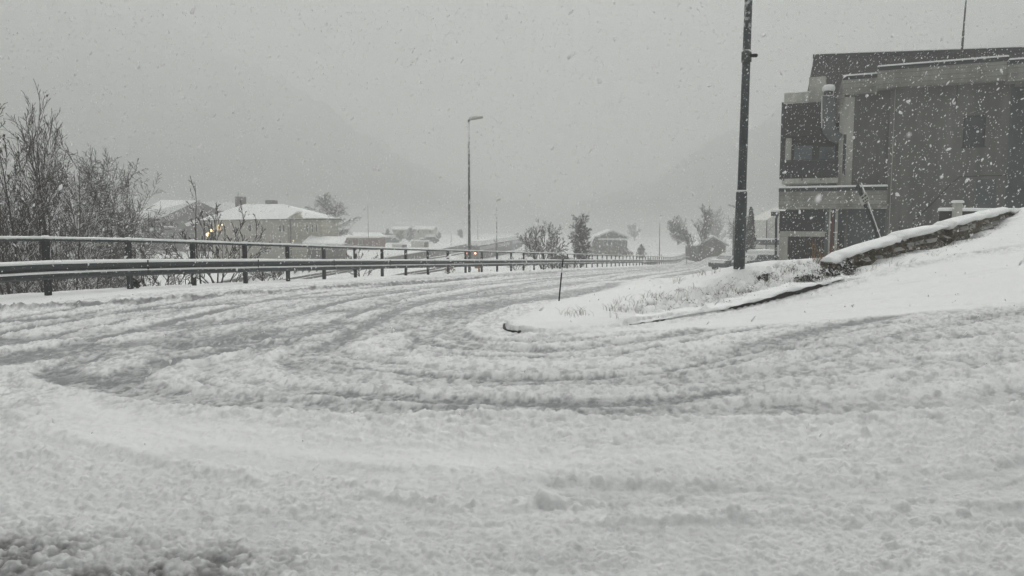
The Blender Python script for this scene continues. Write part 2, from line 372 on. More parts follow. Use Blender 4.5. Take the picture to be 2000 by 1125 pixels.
TRACKS = [  # pixels, half width m, wetness, rut depth m, berm m
 ([(-300,640),(0,630),(250,609),(500,590),(750,571),(1000,551),(1200,533),(1330,521)], .20, .85, .02, .02),
 ([(-300,690),(0,668),(250,648),(500,622),(750,600),(1000,570),(1200,547),(1330,529),(1400,516)], .28, .6, .02, .015),
 ([(-300,720),(0,700),(250,676),(520,650),(800,622),(1000,588),(1200,556),(1330,536),(1420,520)], .42, .65, .015, .015),
 ([(760,632),(600,652),(430,672),(230,692),(140,712),(116,728),(180,750),(300,770),(500,786),(750,792),(1000,790),(1300,800),(1600,794),(2000,772),(2400,740)], .17, .62, .028, .035),
 ([(900,622),(700,655),(540,672),(400,690),(285,718),(245,742),(300,765),(420,778),(560,782)], .18, .62, .028, .035),
 ([(1000,588),(860,620),(720,655),(600,690),(585,712),(640,732),(800,745),(1100,742),(1500,733),(2000,698),(2400,660)], .18, .5, .02, .035),
 ([(1000,590),(890,628),(862,648),(930,672),(1100,690),(1400,688),(1700,670),(2000,648),(2400,620)], .16, .45, .018, .03),
 ([(1050,662),(1200,668),(1400,655),(1530,640),(1700,633),(2000,615),(2400,590)], .10, .45, .012, .025),
 ([(380,885),(600,908),(800,934),(1000,950),(1400,965),(1700,960),(2000,925),(2400,880)], .12, .3, .03, .02),
 ([(700,990),(900,1010),(1200,1000),(1500,985),(1800,1000),(2100,1010)], .09, .3, .018, .025),
]
FAINT = [  # thin tyre lines in the smooth snow
 ([(1400,622),(1600,598),(1750,583),(2000,570),(2300,550)], .03, .012), ([(1560,585),(1700,563),(1850,543),(1930,528),(2000,525),(2200,515)], .04, .018),
 ([(1860,500),(1930,492),(2000,478),(2200,455)], .06, .025), ([(1250,640),(1500,622),(1700,606),(2000,592)], .03, .012),
 ([(1100,583),(1200,562),(1330,548),(1400,538)], .06, .02), ([(1230,548),(1290,555),(1330,556)], .07, .03), ([(1010,655),(1250,646),(1500,634)], .03, .01)]
WINDROW = GL([(-300,628),(20,606),(200,597),(400,583),(600,570),(830,553),(1000,540),(1200,524),(1330,515)])
CHUNKS = [(1075,992,.085),(1130,1000,.045),(1960,905,.06),(1985,1040,.07),(1560,900,.055),(1880,1000,.05),(1760,1000,.06),(1640,1000,.05),(1430,1010,.05),(1250,905,.03),
          (240,985,.04),(155,975,.035),(410,1010,.045),(700,955,.05),(660,945,.045),(780,958,.045),(1200,820,.03),(1150,820,.035),(1690,850,.05),(1900,800,.05),(560,925,.04),(500,945,.035),(1330,965,.035),(920,990,.04),(1400,800,.03),(1610,690,.04),(1350,860,.03)]

# grid
rows = list(np.linspace(-30, 1.6, 45)); y = 1.75
while y < 720:
    rows.append(y)
    dy = y*y/(745*1.5)*.82
    if y < 27: dy = min(dy, .085)
    elif y < 60: dy = min(dy, .35)
    else: dy = min(dy, 1.5 if y < 200 else 6)
    y += max(dy, .0035)
rows = np.array(rows)
tt = np.concatenate([np.linspace(-1.6, -.74, 60, endpoint=False), np.linspace(-.74, .74, 1050, endpoint=False), np.linspace(.74, 1.6, 61)])
YY, TT = np.meshgrid(rows, tt, indexing='ij'); WW = np.minimum(np.maximum(YY, 0)+2.2 + np.maximum(-YY, 0)*.6, 430)
X = (TT*WW).ravel(); Y = YY.ravel(); nr, nc = len(rows), len(tt)
print('ground verts', nr, nc, nr*nc)
Z = T(X, Y)
isl = poly_sd(X, Y, island, 1.5); bnk = poly_sd(X, Y, bank, 1.5); smr = poly_sd(X, Y, smooth_r, 1.0); hlr = poly_sd(X, Y, hill_r, 1.0); smf = poly_sd(X, Y, smooth_f, 1.2)
off = X - fence_x(Y)
WALLP = smooth_line([(P(*t_).x, P(*t_).y) for t_ in [(1610,510,14.5),(1640,492,14.7),(1700,473,15.2),(1752,458,15.7),(1843,435,16.8),(1920,413,18.2),(1984,408,20.3)]], .5)
wld, wls = line_dist(X, Y, WALLP, 1.6)
wob = fbm(X/.6, Y/.6, 3, 5)*.12
kd1, _ = line_dist(X, Y, KERB[int(len(KERB)*.3):], 1.2); kd2, _ = line_dist(X, Y, TIP[-int(len(TIP)*.33):], 1.2)
sharp = 1-ss(.12, .5, np.minimum(kd1, kd2)); Isl = ss(-.015, .05, isl)*sharp + ss(-.05, .45, isl+wob*.5)*(1-sharp); Bnk = ss(-.1, .35, bnk)
wd, wsg = line_dist(X, Y, WINDROW, 1.2)
verge = 1 - ss(0, .25, off-2.55+wob) if False else np.where(off < 2.0, 1.0, 0.0)
roadmask = (off > 1.6) & (Y < 175)
rough = np.where(roadmask, 1.0, .12)
rough = rough*(1-.93*ss(-.05, .3, isl+wob))*(1-.93*ss(-.05, .35, smr+wob))*(1-.93*ss(-.1, .4, hlr+wob))*(1-.7*ss(-.25, .3, smf+wob*1.2))
rough = np.where(Y > 70, np.minimum(rough, .5), rough)
wet = np.zeros(X.shape); rut = np.zeros(X.shape); berm = np.zeros(X.shape)
wn_ = fbm(X/.35, Y/.35, 3, 21)
tvar = np.clip(1.0+.9*fbm(X/1.1, Y/.7, 3, 23), .4, 1.2)
core_all = np.zeros(X.shape); wn2 = fbm(X/.08, Y/.08, 3, 22)
for px, hw, we, dp, bm_ in TRACKS:
    hw *= 1.2; we *= 1.1
    line = GL(px); d, _ = line_dist(X, Y, line, hw*4+.3)
    d = d + wn_*hw*.30 + wn2*.05
    core = np.exp(-(np.abs(d)/hw)**6)*tvar*np.where(Y < 11, 1-.35*ss(-1.5, 2.5, X), 1); core_all = np.maximum(core_all, core); wet = np.maximum(wet, we*core); rut += -dp*core*(1-np.clip(-rut/.03, 0, 1))
    berm = np.maximum(berm, tvar*bm_*np.exp(-((d-hw*1.55)/(hw*.5))**2))
rut = np.maximum(rut, -.035)
for px, hw, dp in FAINT:
    line = GL(px); d, _ = line_dist(X, Y, line, hw*5); d = d + fbm(X/.2, Y/.2, 2, 31)*hw*.5
    rut += -dp*1.6*np.exp(-(d/hw)**2) + dp*.8*np.exp(-((d-hw*1.8)/(hw*.7))**2); wet = np.maximum(wet, .34*np.exp(-(d/hw)**2))
# general dirty slush of the running lanes
lane = ss(2.4, 3.4, off)*(1-ss(8.5, 11, off))*ss(6, 13, Y)
lane2 = roadmask*ss(4.5, 6.5, Y)*(1-ss(9.5, 10.8, Y))*ss(-3, 1, X)
for c_, hw, we, dp, bm_ in [(2.75,.13,.8,.02,.02),(3.35,.10,.6,.014,.02),(3.95,.16,.75,.02,.02),(4.75,.11,.6,.014,.02),(5.35,.17,.8,.02,.02),(6.2,.10,.55,.014,.02),(6.9,.18,.8,.02,.02),(7.8,.12,.6,.014,.02),(8.5,.16,.7,.018,.02),(9.5,.11,.5,.014,.02)]:
    d = off - c_ + .22*fbm(Y/7+c_, X*0+c_, 2, 420) + wn2*.05 + wn_*.02; zone = ss(7.0, 9.5, Y)*np.where(Y < 170, 1, 0)*(1-ss(-.2, .3, isl))*np.clip(1.15+.8*fbm(Y/5, off, 2, 421+int(c_*10)), .6, 1.3)
    hw = hw*(1+np.clip(Y-20, 0, 100)/60); core = np.exp(-(np.abs(d)/hw)**8)*zone; core_all = np.maximum(core_all, core); wet = np.maximum(wet, we*core); rut += -dp*core*(1-np.clip(-rut/.03, 0, 1)); berm = np.maximum(berm, zone*bm_*np.exp(-((d-hw*1.6)/(hw*.6))**2))
# older ruts sweep round the tip of the island, parallel to its edge
edge_ = np.array(island[:len(island)-6])[::3]; dI, _ = line_dist(X, Y, edge_, 13.0)
rz = (X*.9-Y*.5)*.09
sweep_ = fbm(dI/.42, rz*1.1, 2, 401) + .7*fbm(dI/.16, rz*2, 2, 403); side = (1-lane)*(Y < 13.5)*np.where(dI < 12.9, 1, 0)
groove = ss(.12, .5, sweep_)*side*np.clip(.6+fbm(X/.9, Y/.9, 2, 405), 0, 1); ridge_ = ss(.15, .6, -sweep_)*side
for c_, hw, we, bm_ in [(.70,.09,.65,.02),(1.25,.15,.8,.026),(1.62,.07,.55,.02),(2.5,.17,.75,.026),(2.85,.08,.55,.02),(3.75,.13,.65,.026),(4.9,.16,.45,.02)]:
    d = dI - c_ + .34*fbm(rz*2.2+c_, rz*0+c_, 2, 430) + wn2*.025 + wn_*.02; zone = side*np.clip(.85+1.7*fbm(rz*3.5, dI*.7, 3, 431+int(c_*10)), .3, 1.25)*(1-.5*ss(3.6, 5.2, dI))
    core = np.exp(-(np.abs(d)/hw)**4)*zone; core_all = np.maximum(core_all, core); wet = np.maximum(wet, we*core*(rough > .2)*rough); rut += -.016*core*(1-np.clip(-rut/.03, 0, 1)); berm = np.maximum(berm, zone*bm_*np.exp(-((d-hw*1.5)/(hw*.5))**2))
broad = .20*lane + .12*lane2 + .05
streak = np.clip(-ridge_*.9, -1, 1)*(1-lane) + lane*fbm(off/.42, Y/9, 3, 43)*1.3
wet = np.maximum(wet, np.clip(broad + .34*streak + .10*wn_, 0, .8)*(rough > .3)*np.clip(rough*1.2, 0, 1))
fgd = 1-.55*(1-ss(4.2, 6.0, Y)); wet = np.maximum(wet, .58*groove*(rough > .3)*rough*fgd)
wet = wet*np.clip(rough*1.25+.12, 0, 1)
patch = np.exp(-(((X+2.25+wn_*.3)/1.15)**2 + ((Y-3.0+wn_*.25)/.42)**2)**1.3); wet = np.maximum(wet, .8*patch*np.clip(.75+.9*fbm(X/.16, Y/.12, 4, 25), .1, 1))
patch2 = np.exp(-(((X-.75)/.55)**2 + ((Y-3.95)/.22)**2)); wet = np.maximum(wet, .42*patch2)
patch3 = np.exp(-(((X-.15)/.45)**2 + ((Y-3.25)/.16)**2)); wet = np.maximum(wet, .35*patch3)
# relief
den = np.clip(.30 + .35*fbm(X/.9, Y/.5, 3, 51) + .9*berm/.035*.3 - .35*np.clip(-rut/.03, 0, 1), .03, .9)
near = 1-ss(40, 70, Y)
l0 = lumps(X*.85, Y, .21, 61, den*.38)*.21
l1 = lumps(X*.85, Y, .105, 71, den*.8)*.105
l2 = lumps(X, Y, .052, 81, den)*.052
l3 = lumps(X, Y, .026, 91, np.full(X.shape, .55))*.026
f1 = fbm(X/.07, Y/.07, 4, 101, .6)
rel = rough*near*(1-.8*np.clip(core_all+.6*groove, 0, 1))*(.07*l0 + .20*l1 + .42*l2 + .68*l3*(1-ss(9, 15, Y)) + .013*f1)
f5_ = fbm(X/.30, Y/.30, 3, 301)
swell = .009*fbm(X/1.7, Y/.6, 3, 111)*np.clip(rough, .25, 1) + .020*fbm(X/6, Y/6, 2, 121)
fgb = 1-ss(4.0, 6.5, Y)
pn = fbm(X/.085, Y/.07, 3, 411, .6); pits = ss(.22, .75, pn)*np.clip(.55+1.2*fbm(X/.7, Y/.5, 2, 413), 0, 1.2)
rel = rel*(1-.25*ss(4.5, 7, Y)) - rough*near*(.026*pits*(1-.75*fgb)*(1-.7*np.clip(core_all, 0, 1))*(1-.5*core_all) + 0.017*np.abs(fbm(X/.035, Y/.035, 3, 415, .6))*(1-ss(7, 13, Y)))
h = rel - .016*groove*rough*near + .014*ridge_*rough*near*(.5+np.abs(f5_)) + rut*np.clip(rough+.4, 0, 1) + berm*.55*(.55+.7*np.clip(fbm(X/.3, Y/.3, 3, 131)+.5, 0, 1))*np.clip(rough+.2, 0, 1) + swell
f5 = fbm(X/.30, Y/.30, 3, 301); h += .006*np.abs(f5)*rough*near
h += .0022*fbm(X/.045, Y/.045, 2, 141)*(1-ss(6, 10, Y))
# foreground smooth tyre ridge
for px, hw, hh in [([(120,850),(250,885),(420,925),(600,948),(720,965),(850,985)], .07, .028), ([(430,840),(700,862),(1000,880),(1300,893),(1500,900)], .10, .018), ([(960,990),(1100,1005),(1300,1012),(1500,1000),(1750,1005),(1950,985),(2100,975)], .09, .024)]:
    d, _ = line_dist(X, Y, GL(px), .5); h += hh*np.exp(-(d/hw)**2)*(1+.7*fbm(X/.12, Y/.12, 3, 151)); wet *= 1-.7*np.exp(-(d/(hw*1.3))**2)
for cx, cy, r in CHUNKS:
    gx, gy = G(cx, cy); r = r*(1.05 if r > .08 else .75); dd = np.hypot(X-gx, (Y-gy)*1.1); m = dd < r*2.2
    q = dd[m]/r*(1+.35*fbm(X[m]/(r*.8), Y[m]/(r*.8), 3, 161)); h[m] += r*.85*np.sqrt(np.clip(1-q**2, 0, 1)); wet[m] *= np.clip(q, 0, 1)**.5
# verge windrow, island with kerb, bank vegetation under snow
wr = np.exp(-(wd/.16)**2); h += wr*(.055+.06*np.clip(fbm(X/.09, Y/.12, 4, 171)*1.6+.3, 0, 1))*near; wband = np.exp(-((wd*wsg+.07)/.09)**2)*near*(Y > 6)
wetw = ss(-.02, .10, -wsg*wd+.08+.06*wn_)*np.exp(-(wd/.16)**2); wet = np.maximum(wet*(1-.3*wr*(wsg > 0)), 1.0*np.exp(-((wd*wsg+.07)/.10)**2)*np.clip(.95+fbm(X/.12, Y/.12, 3, 181), 0, 1)*near)
h += .09*Isl*(1-.9*Bnk)*(1-.8*ss(13.5, 15.5, Y))*(1-ss(5.2, 6.6, X))
veg = .02+.075*(1-2.2*np.abs(fbm(X/.55, Y/.8, 3, 191))) + .055*(1-2.5*np.abs(fbm(X/.2, Y/.26, 3, 201))) + lumps(X, Y, .12, 206, np.full(X.shape, .55))*.12*.9 + .02*fbm(X/.07, Y/.07, 3, 211)
h += Bnk*(veg-.09)*1.0
bw = Bnk*np.clip(1-veg/.085, 0, 1)**.6*ss(-.05, .45, fbm(X/.8, Y/.8, 3, 221)+.1+.35*np.exp(-((X-6.0)/.9)**2)); 
h -= np.where(wls < 0, .115*np.clip(.6+1.2*fbm(X/.5, Y/.5, 2, 407), 0, 1.2)*np.exp(-(wld/.5)**2), 0)
h += np.where(Y < 60, .02*fbm(X/.5, Y/.5, 3, 231)*(1-rough), 0)
# rough embankment behind the fence
emb = ss(.8, 2, -off)*(1-ss(8, 14, -off))*(Y < 120); h += emb*.12*(fbm(X/.7, Y/.7, 4, 241)); ew = emb*ss(.25, .6, fbm(X/1.1, Y/1.1, 4, 251))*.5
topw = np.clip(1-(.16*l0+.30*l1+.42*l2+.3*l3)/.017, 0, 1)     # dirt lies between the clods
fine = np.clip(.5+1.5*fbm(X/.055, Y/.085, 3, 441, .65), 0, 1)
pit = np.clip(1-(.2*l1+.42*l2+.5*l3)/.016, 0, 1); h += patch*(.1*l2+.4*l3)
grime = np.clip(wet*(.75+.30*topw+.45*(fine-.45)) + .26*rough*(fine > .6)*(fine-.4)*2*(.12+.88*(1-fgb)) + .12*rough*topw*near*np.clip(.7+f5, 0, 1.3) + .34*pits*rough*(.4+.6*near)*(1-.7*fgb), 0, 1)
grime *= 1-.4*fgb*(1-np.clip(patch*1.5, 0, 1))
grime = np.maximum(grime*(1-.5*patch*(1-pit)), np.maximum(bw*.8, ew)); soil_extra = .55*wband*np.clip(.2+1.4*fbm(X/.10, Y/.10, 3, 451), 0, 1) + .8*patch*(.2+.8*pit)*np.clip(.6+fbm(X/.1, Y/.08, 3, 27), 0, 1)
V = np.column_stack([X, Y, Z+h])
idx = np.arange(nr*nc).reshape(nr, nc)
Q = np.stack([idx[:-1, :-1], idx[:-1, 1:], idx[1:, 1:], idx[1:, :-1]], -1).reshape(-1, 4)
qc = Q[:, 0]; isroad = (off[qc] > 1.6) & (isl[qc] < -.02) & (Y[qc] < 175) & (off[qc] < 14 + 60*(Y[qc] < 24)) & (hlr[qc] < .1)
def ground_material(name):
    m = bpy.data.materials.new(name); t, b = nodes(m); L = t.links.new
    at = N(t, 'ShaderNodeAttribute', attribute_name='grime'); av = N(t, 'ShaderNodeAttribute', attribute_name='soil')
    gp = N(t, 'ShaderNodeNewGeometry')
    n1 = N(t, 'ShaderNodeTexNoise', Scale=38.0, Detail=6.0, Roughness=.7); L(gp.outputs['Position'], n1.inputs['Vector'])
    ma = N(t, 'ShaderNodeMath', operation='MULTIPLY_ADD'); L(n1.outputs['Fac'], ma.inputs[0]); ma.inputs[1].default_value = .5; ma.inputs[2].default_value = .75
    mu = N(t, 'ShaderNodeMath', operation='MULTIPLY', use_clamp=True); L(at.outputs['Fac'], mu.inputs[0]); L(ma.outputs[0], mu.inputs[1])
    mx = N(t, 'ShaderNodeMix', data_type='RGBA'); L(mu.outputs[0], mx.inputs['Factor']); mx.inputs[6].default_value = (.82, .83, .815, 1); mx.inputs[7].default_value = (.20, .208, .21, 1)
    m2 = N(t, 'ShaderNodeMix', data_type='RGBA'); L(av.outputs['Fac'], m2.inputs['Factor']); L(mx.outputs[2], m2.inputs[6]); m2.inputs[7].default_value = (.055, .048, .036, 1)
    L(m2.outputs[2], b.inputs['Base Color'])
    mr = N(t, 'ShaderNodeMapRange'); L(mu.outputs[0], mr.inputs['Value']); mr.inputs['To Min'].default_value = .8; mr.inputs['To Max'].default_value = .42; L(mr.outputs[0], b.inputs['Roughness'])
    b.inputs['Specular IOR Level'].default_value = .3
    n2 = N(t, 'ShaderNodeTexNoise', Scale=42.0, Detail=8.0, Roughness=.8); L(gp.outputs['Position'], n2.inputs['Vector'])
    bp = N(t, 'ShaderNodeBump', Strength=.8, Distance=.022); L(n2.outputs['Fac'], bp.inputs['Height']); L(bp.outputs[0], b.inputs['Normal'])
    return m
m_ground = ground_material('snow_and_slush')
def ground_part(name, F, label):
    u, inv = np.unique(F.ravel(), return_inverse=True)
    me = fast_mesh(name, V[u], inv.reshape(-1, 4), smooth=True)
    for an, arr in (('grime', grime), ('soil', soil)):
        a = me.attributes.new(an, 'FLOAT', 'POINT'); a.data.foreach_set('value', arr[u].astype(np.float32))
    o = link(name, me, m_ground); tag(o, label, kind='structure'); return o
soil = np.clip(np.maximum(np.maximum(bw, ew), soil_extra), 0, 1)
ground_part('road', Q[isroad], 'road covered in churned grey slush with curving tyre tracks')
ground_part('snowy_ground', Q[~isroad], 'smooth white snow over verge, traffic island, bank and valley floor')
def Hz(x, y):
    """height of the finished ground near a point"""
    i = np.argmin(np.abs(rows-y)); w_ = min(max(y, 0)+2.2+max(-y, 0)*.6, 430); j = np.argmin(np.abs(tt-x/w_)); return float(V[i*nc+j, 2])

# hills
def hills():
    az = np.arctan((np.array([-2200, -600, 0, 300, 600, 780, 900, 1000, 1080, 1200, 1400, 1600, 2000, 2600, 4200])-1000)/FPX)
    el = np.array([-330, -150, -50, 30, 170, 270, 345, 392, 415, 375, 280, 200, 60, -60, -200]); tanel = (430-el)/FPX*.95
    A_ = np.linspace(-1.15, 1.15, 420); Rr = np.linspace(300, 700, 110)
    rr, aa = np.meshgrid(Rr, A_, indexing='ij'); tl = np.interp(aa, az, tanel)
    prof = np.clip((rr-300)/390, 0, 1)**1.15; x_ = rr*np.sin(aa); y_ = rr*np.cos(aa)
    nz = fbm(x_/60, y_/60, 5, 300)*26 + fbm(x_/9, y_/9, 3, 310)*5
    z_ = -6.5 + np.minimum(tl*690*prof + nz*prof, 215); k = np.arange(rr.size).reshape(rr.shape)
    F = np.stack([k[:-1, :-1], k[:-1, 1:], k[1:, 1:], k[1:, :-1]], -1).reshape(-1, 4)
    tag(link('hills', fast_mesh('hills', np.column_stack([x_.ravel(), y_.ravel(), z_.ravel()]), F[:, ::-1]), m_far), 'dark wooded hillsides fading into the falling snow', kind='structure')
hills()

# ------------------------------------------------------------------ kerb, stone wall
def strip(line, prof, closed=True, taper=None, jitter=0, seed=1):
    """sweep a (lateral, z) profile along ground polyline; lateral>0 is left of travel"""
    mb = MB(); n_ = len(line); k = len(prof)
    for i, p in enumerate(line):
        d = line[min(i+1, n_-1)]-line[max(i-1, 0)]; d = d/np.linalg.norm(d); nx, ny = -d[1], d[0]; z0 = Tz(p[0], p[1]); tp = taper[i] if taper is not None else 1
        for q, (l, z) in enumerate(prof):
            j = jitter*(float(vn(np.array([i*.55+q*7.1]), np.array([q*3.3+.5]), seed)[0])-.5)
            mb.v.append((p[0]+nx*l, p[1]+ny*l, z0+z*tp+j))
    for i in range(n_-1):
        for q in range(k):
            r_ = (q+1) % k; mb.f.append((i*k+q, i*k+r_, (i+1)*k+r_, (i+1)*k+q))
    mb.f.append(tuple(reversed(range(k)))); mb.f.append(tuple((n_-1)*k+q for q in range(k)))
    return mb
m_kerb = material('dark_kerb_stone', (.035, .032, .028), .9, .3, 9)
kl = smooth_line([tuple(p) for p in GL([(1230,636),(1330,622),(1430,606),(1500,590),(1560,574),(1610,559),(1645,549)])], .08)
tap = np.interp(np.arange(len(kl)), [0, len(kl)*.35, len(kl)*.75, len(kl)], [.2, .6, .9, .3])
k1 = strip(kl, [(-.02, -.1), (.16, -.1), (.16, .10), (-.02, .10)], taper=tap).build('kerb', m_kerb); tag(k1, 'dark kerb face under the snowy bank beside the side road', kind='structure')
sc_ = strip(kl, [(-.05, .10), (.35, .05), (.75, .06), (.35, .135), (.05, .155), (-.04, .135)], taper=tap, jitter=.06).build('snow_cap', m_snow, k1, smooth=True)
k2 = strip(smooth_line([tuple(p) for p in TIP[-int(len(TIP)*.33):]], .06), [(-.02, -.1), (.14, -.1), (.14, .045), (-.02, .045)]).build('kerb', m_kerb); tag(k2, 'rounded kerb at the tip of the traffic island', kind='structure')

m_stone = material('mossy_stone', (.13, .105, .065), .95, .5, 12, snow=.5, snow_at=.75, bump=1.0, col2=(.015, .013, .01), speck=.22)
def stone_wall():
    tops = [(1622,503,14.6),(1640,492,14.7),(1700,473,15.2),(1752,458,15.7),(1760,452,15.8),(1843,435,16.8),(1850,431,16.9),(1920,413,18.2),(1960,405,19.6),(1984,408,20.3)]
    pts = [P(*t) for t in tops]; root = empty('stone_wall', (pts[0].x, pts[0].y, pts[0].z-.4), 'low mossy stone wall with a thick snow cap climbing to the right', 'wall')
    dn = 90; path = np.array([[p.x, p.y, p.z] for p in pts]); s_ = np.linspace(0, len(path)-1, dn); path = np.column_stack([np.interp(s_, range(len(path)), path[:, i]) for i in range(3)])
    V_ = []; F_ = []; nz_ = 9; 
    for i, p in enumerate(path):
        d = path[min(i+1, dn-1)]-path[max(i-1, 0)]; d[2] = 0; d /= np.linalg.norm(d); nx, ny = d[1], -d[0]
        zb = Tz(p[0], p[1]) - .25; zt = p[2]-.09
        for j in range(nz_+1):
            f = j/nz_; a = (float(vn(np.array([i*.42]), np.array([j*.8]), 5)[0])-.5)*.2 + (float(vn(np.array([i*1.1]), np.array([j*1.7]), 6)[0])-.5)*.13
            V_.append((p[0]+nx*(.12+a-.05*f), p[1]+ny*(.12+a-.05*f), zb+(zt-zb)*f))
        V_.append((p[0]-nx*.25, p[1]-ny*.25, zt)); V_.append((p[0]-nx*.25, p[1]-ny*.25, zb))
    k = nz_+3
    for i in range(dn-1):
        for j in range(k): j2 = (j+1) % k; F_.append((i*k+j, (i+1)*k+j, (i+1)*k+j2, i*k+j2))
    mb = MB(); mb.v = V_; mb.f = F_ + [tuple(range(k)), tuple(reversed([(dn-1)*k+j for j in range(k)]))]; mb.build('stone_face', m_stone, root)
    prof = [(.14, -.02), (.19, .02), (.18, .08), (.10, .14), (-.05, .17), (-.2, .13), (-.28, .03), (-.26, -.04)]
    for (a, b) in ((0, .34), (.335, .56), (.555, .78), (.775, 1.0)):
        ia, ib = int(a*(dn-1)), int(b*(dn-1)); mb = MB(); q = len(prof); seg = path[ia:ib+1]; m_ = len(seg)
        for i, p in enumerate(seg):
            d = path[min(ia+i+1, dn-1)]-path[max(ia+i-1, 0)]; d[2] = 0; d /= np.linalg.norm(d); nx, ny = d[1], -d[0]; e = min(1, .55+.45*min(i, m_-1-i)/2.)
            for j, (l, z) in enumerate(prof):
                jt = (float(vn(np.array([(ia+i)*.35+j*2.2]), np.array([j*1.3]), 9)[0])-.5)*.10
                mb.v.append((p[0]+nx*(l*e+jt), p[1]+ny*(l*e+jt), p[2]-.10+z*e*.62+jt*(1.6*(float(vn(np.array([(ia+i)*.9]), np.array([3.3]), 19)[0])-.2) if j in (0, 1) else .5)*(1 if z > -.03 or j == 0 else 0)-(.05*float(vn(np.array([(ia+i)*.6]), np.array([8.1]), 29)[0]) if j in (0, 1) else 0)))
        for i in range(m_-1):
            for j in range(q): j2 = (j+1) % q; mb.f.append((i*q+j, (i+1)*q+j, (i+1)*q+j2, i*q+j2))
        mb.f += [tuple(range(q)), tuple(reversed([(m_-1)*q+j for j in range(q)]))]; mb.build('snow_cap', m_snow, root, smooth=True)
stone_wall()

# ------------------------------------------------------------------ guard rail
def guard_rail():
    ys = [15.6]; step = 2.32
    def nxt(y, s):
        f = fence_x(np.array([y-.5, y+.5])); g = math.hypot(1, f[1]-f[0]); return y + s*step/g
    while ys[0] > 8: ys.insert(0, nxt(ys[0], -1))
    while ys[-1] < 168: ys.append(nxt(ys[-1], 1))
    root = empty('guard_rail', (float(fence_x(np.array([15.6]))[0]), 15.6, Tz(-9.73, 15.6)), 'long steel guard rail with a top handrail running down beside the main road', 'guard rail')
    cm = material('snow_lip', (.81, .825, .81), .7, .04, 8)
    P3 = []
    for y in ys:
        x = float(fence_x(np.array([y]))[0]); dx = float(fence_x(np.array([y+.5]))[0]-fence_x(np.array([y-.5]))[0]); a = math.atan2(1, dx)
        P3.append((x, y, Tz(x, y), a))
    for k, (x, y, z, a) in enumerate(P3):
        fr = Frame((x, y, z), a); mb = MB(); L_, W_ = .05, .05
        mb.box(-L_, L_, -.008, .004, -.3, 1.14, fr); mb.box(-L_, -L_+.012, .004, .09, -.3, 1.14, fr); mb.box(L_-.012, L_, .004, .09, -.3, 1.14, fr)
        mb.build('post', m_post, root)
    fine = []
    for i in range(len(P3)-1):
        a, b = np.array(P3[i]), np.array(P3[i+1]); 
        for t in np.linspace(0, 1, 4 if P3[i][1] < 60 else 2, endpoint=False):
            y = a[1]+(b[1]-a[1])*t; fine.append((float(fence_x(np.array([y]))[0]), y, a[2]+(b[2]-a[2])*t, a[3]+(b[3]-a[3])*t))
    fine.append(P3[-1])
    def sweep(prof, jit=0, seed=0):
        mb = MB(); k = len(prof)
        for i, (x, y, z, a) in enumerate(fine):
            fr = Frame((x, y, z), a)
            for j, (v, h_) in enumerate(prof):
                jj = jit*(float(vn(np.array([i*.9]), np.array([j*.9+.3]), seed)[0])-.4) if h_ and jit else 0
                mb.v.append(tuple(fr.w(0, v, h_+jj)))
        for i in range(len(fine)-1):
            for j in range(k): j2 = (j+1) % k; mb.f.append((i*k+j, (i+1)*k+j, (i+1)*k+j2, i*k+j2))
        mb.f += [tuple(range(k)), tuple(reversed([(len(fine)-1)*k+j for j in range(k)]))]
        return mb
    for x, y, z, a in P3[:16]:
        fr = Frame((x, y, z), a)
        for zz in (.625, .40):
            c0 = fr.w(0, -.118, zz); MB().tube([c0+fr.v*.02, c0-fr.v*.012], [.022, .016], 6).build('bolt', m_post, root)
    for x, y, z, a in P3[1:14:2]:
        fr = Frame((x, y, z), a); MB().box(.42, .47, -.122, -.116, .34, .69, fr).build('beam_joint', m_post, root)
    # v<0 is the road side (frame v points left of travel)
    W = [(-.03, .70), (-.05, .685), (-.105, .655), (-.115, .60), (-.105, .565), (-.055, .54), (-.05, .515), (-.055, .49), (-.105, .465), (-.115, .43), (-.105, .375), (-.05, .345), (-.03, .33)]
    prof = W + [(v+.012, z) for v, z in reversed(W)]
    sweep(prof).build('beam', m_steel, root)
    sweep([(-.115, .655), (-.12, .685), (-.10, .715), (-.05, .735), (.0, .72), (.01, .70), (-.03, .695), (-.06, .68)], .012, 3).build('snow_cap', cm, root, smooth=True)
    sweep([(-.12, .455), (-.125, .475), (-.105, .49), (-.06, .505), (-.055, .49), (-.1, .463)], .01, 4).build('snow_cap', cm, root, smooth=True)
    c = [(.035+.036*math.cos(t), 1.17+.036*math.sin(t)) for t in np.linspace(0, 2*math.pi, 8, endpoint=False)]
    sweep(c).build('handrail', m_steel, root, smooth=True)
    sweep([(-.0, 1.19), (.01, 1.225), (.035, 1.24), (.06, 1.225), (.07, 1.19), (.035, 1.20)], .012, 5).build('snow_cap', cm, root, smooth=True)
    for x, y, z, a in P3[:22]:
        fr = Frame((x, y, z), a); MB().bbox(-.085, .085, -.03, .11, 1.2, 1.255, fr, .03).build('post_snow', cm, root)
guard_rail()

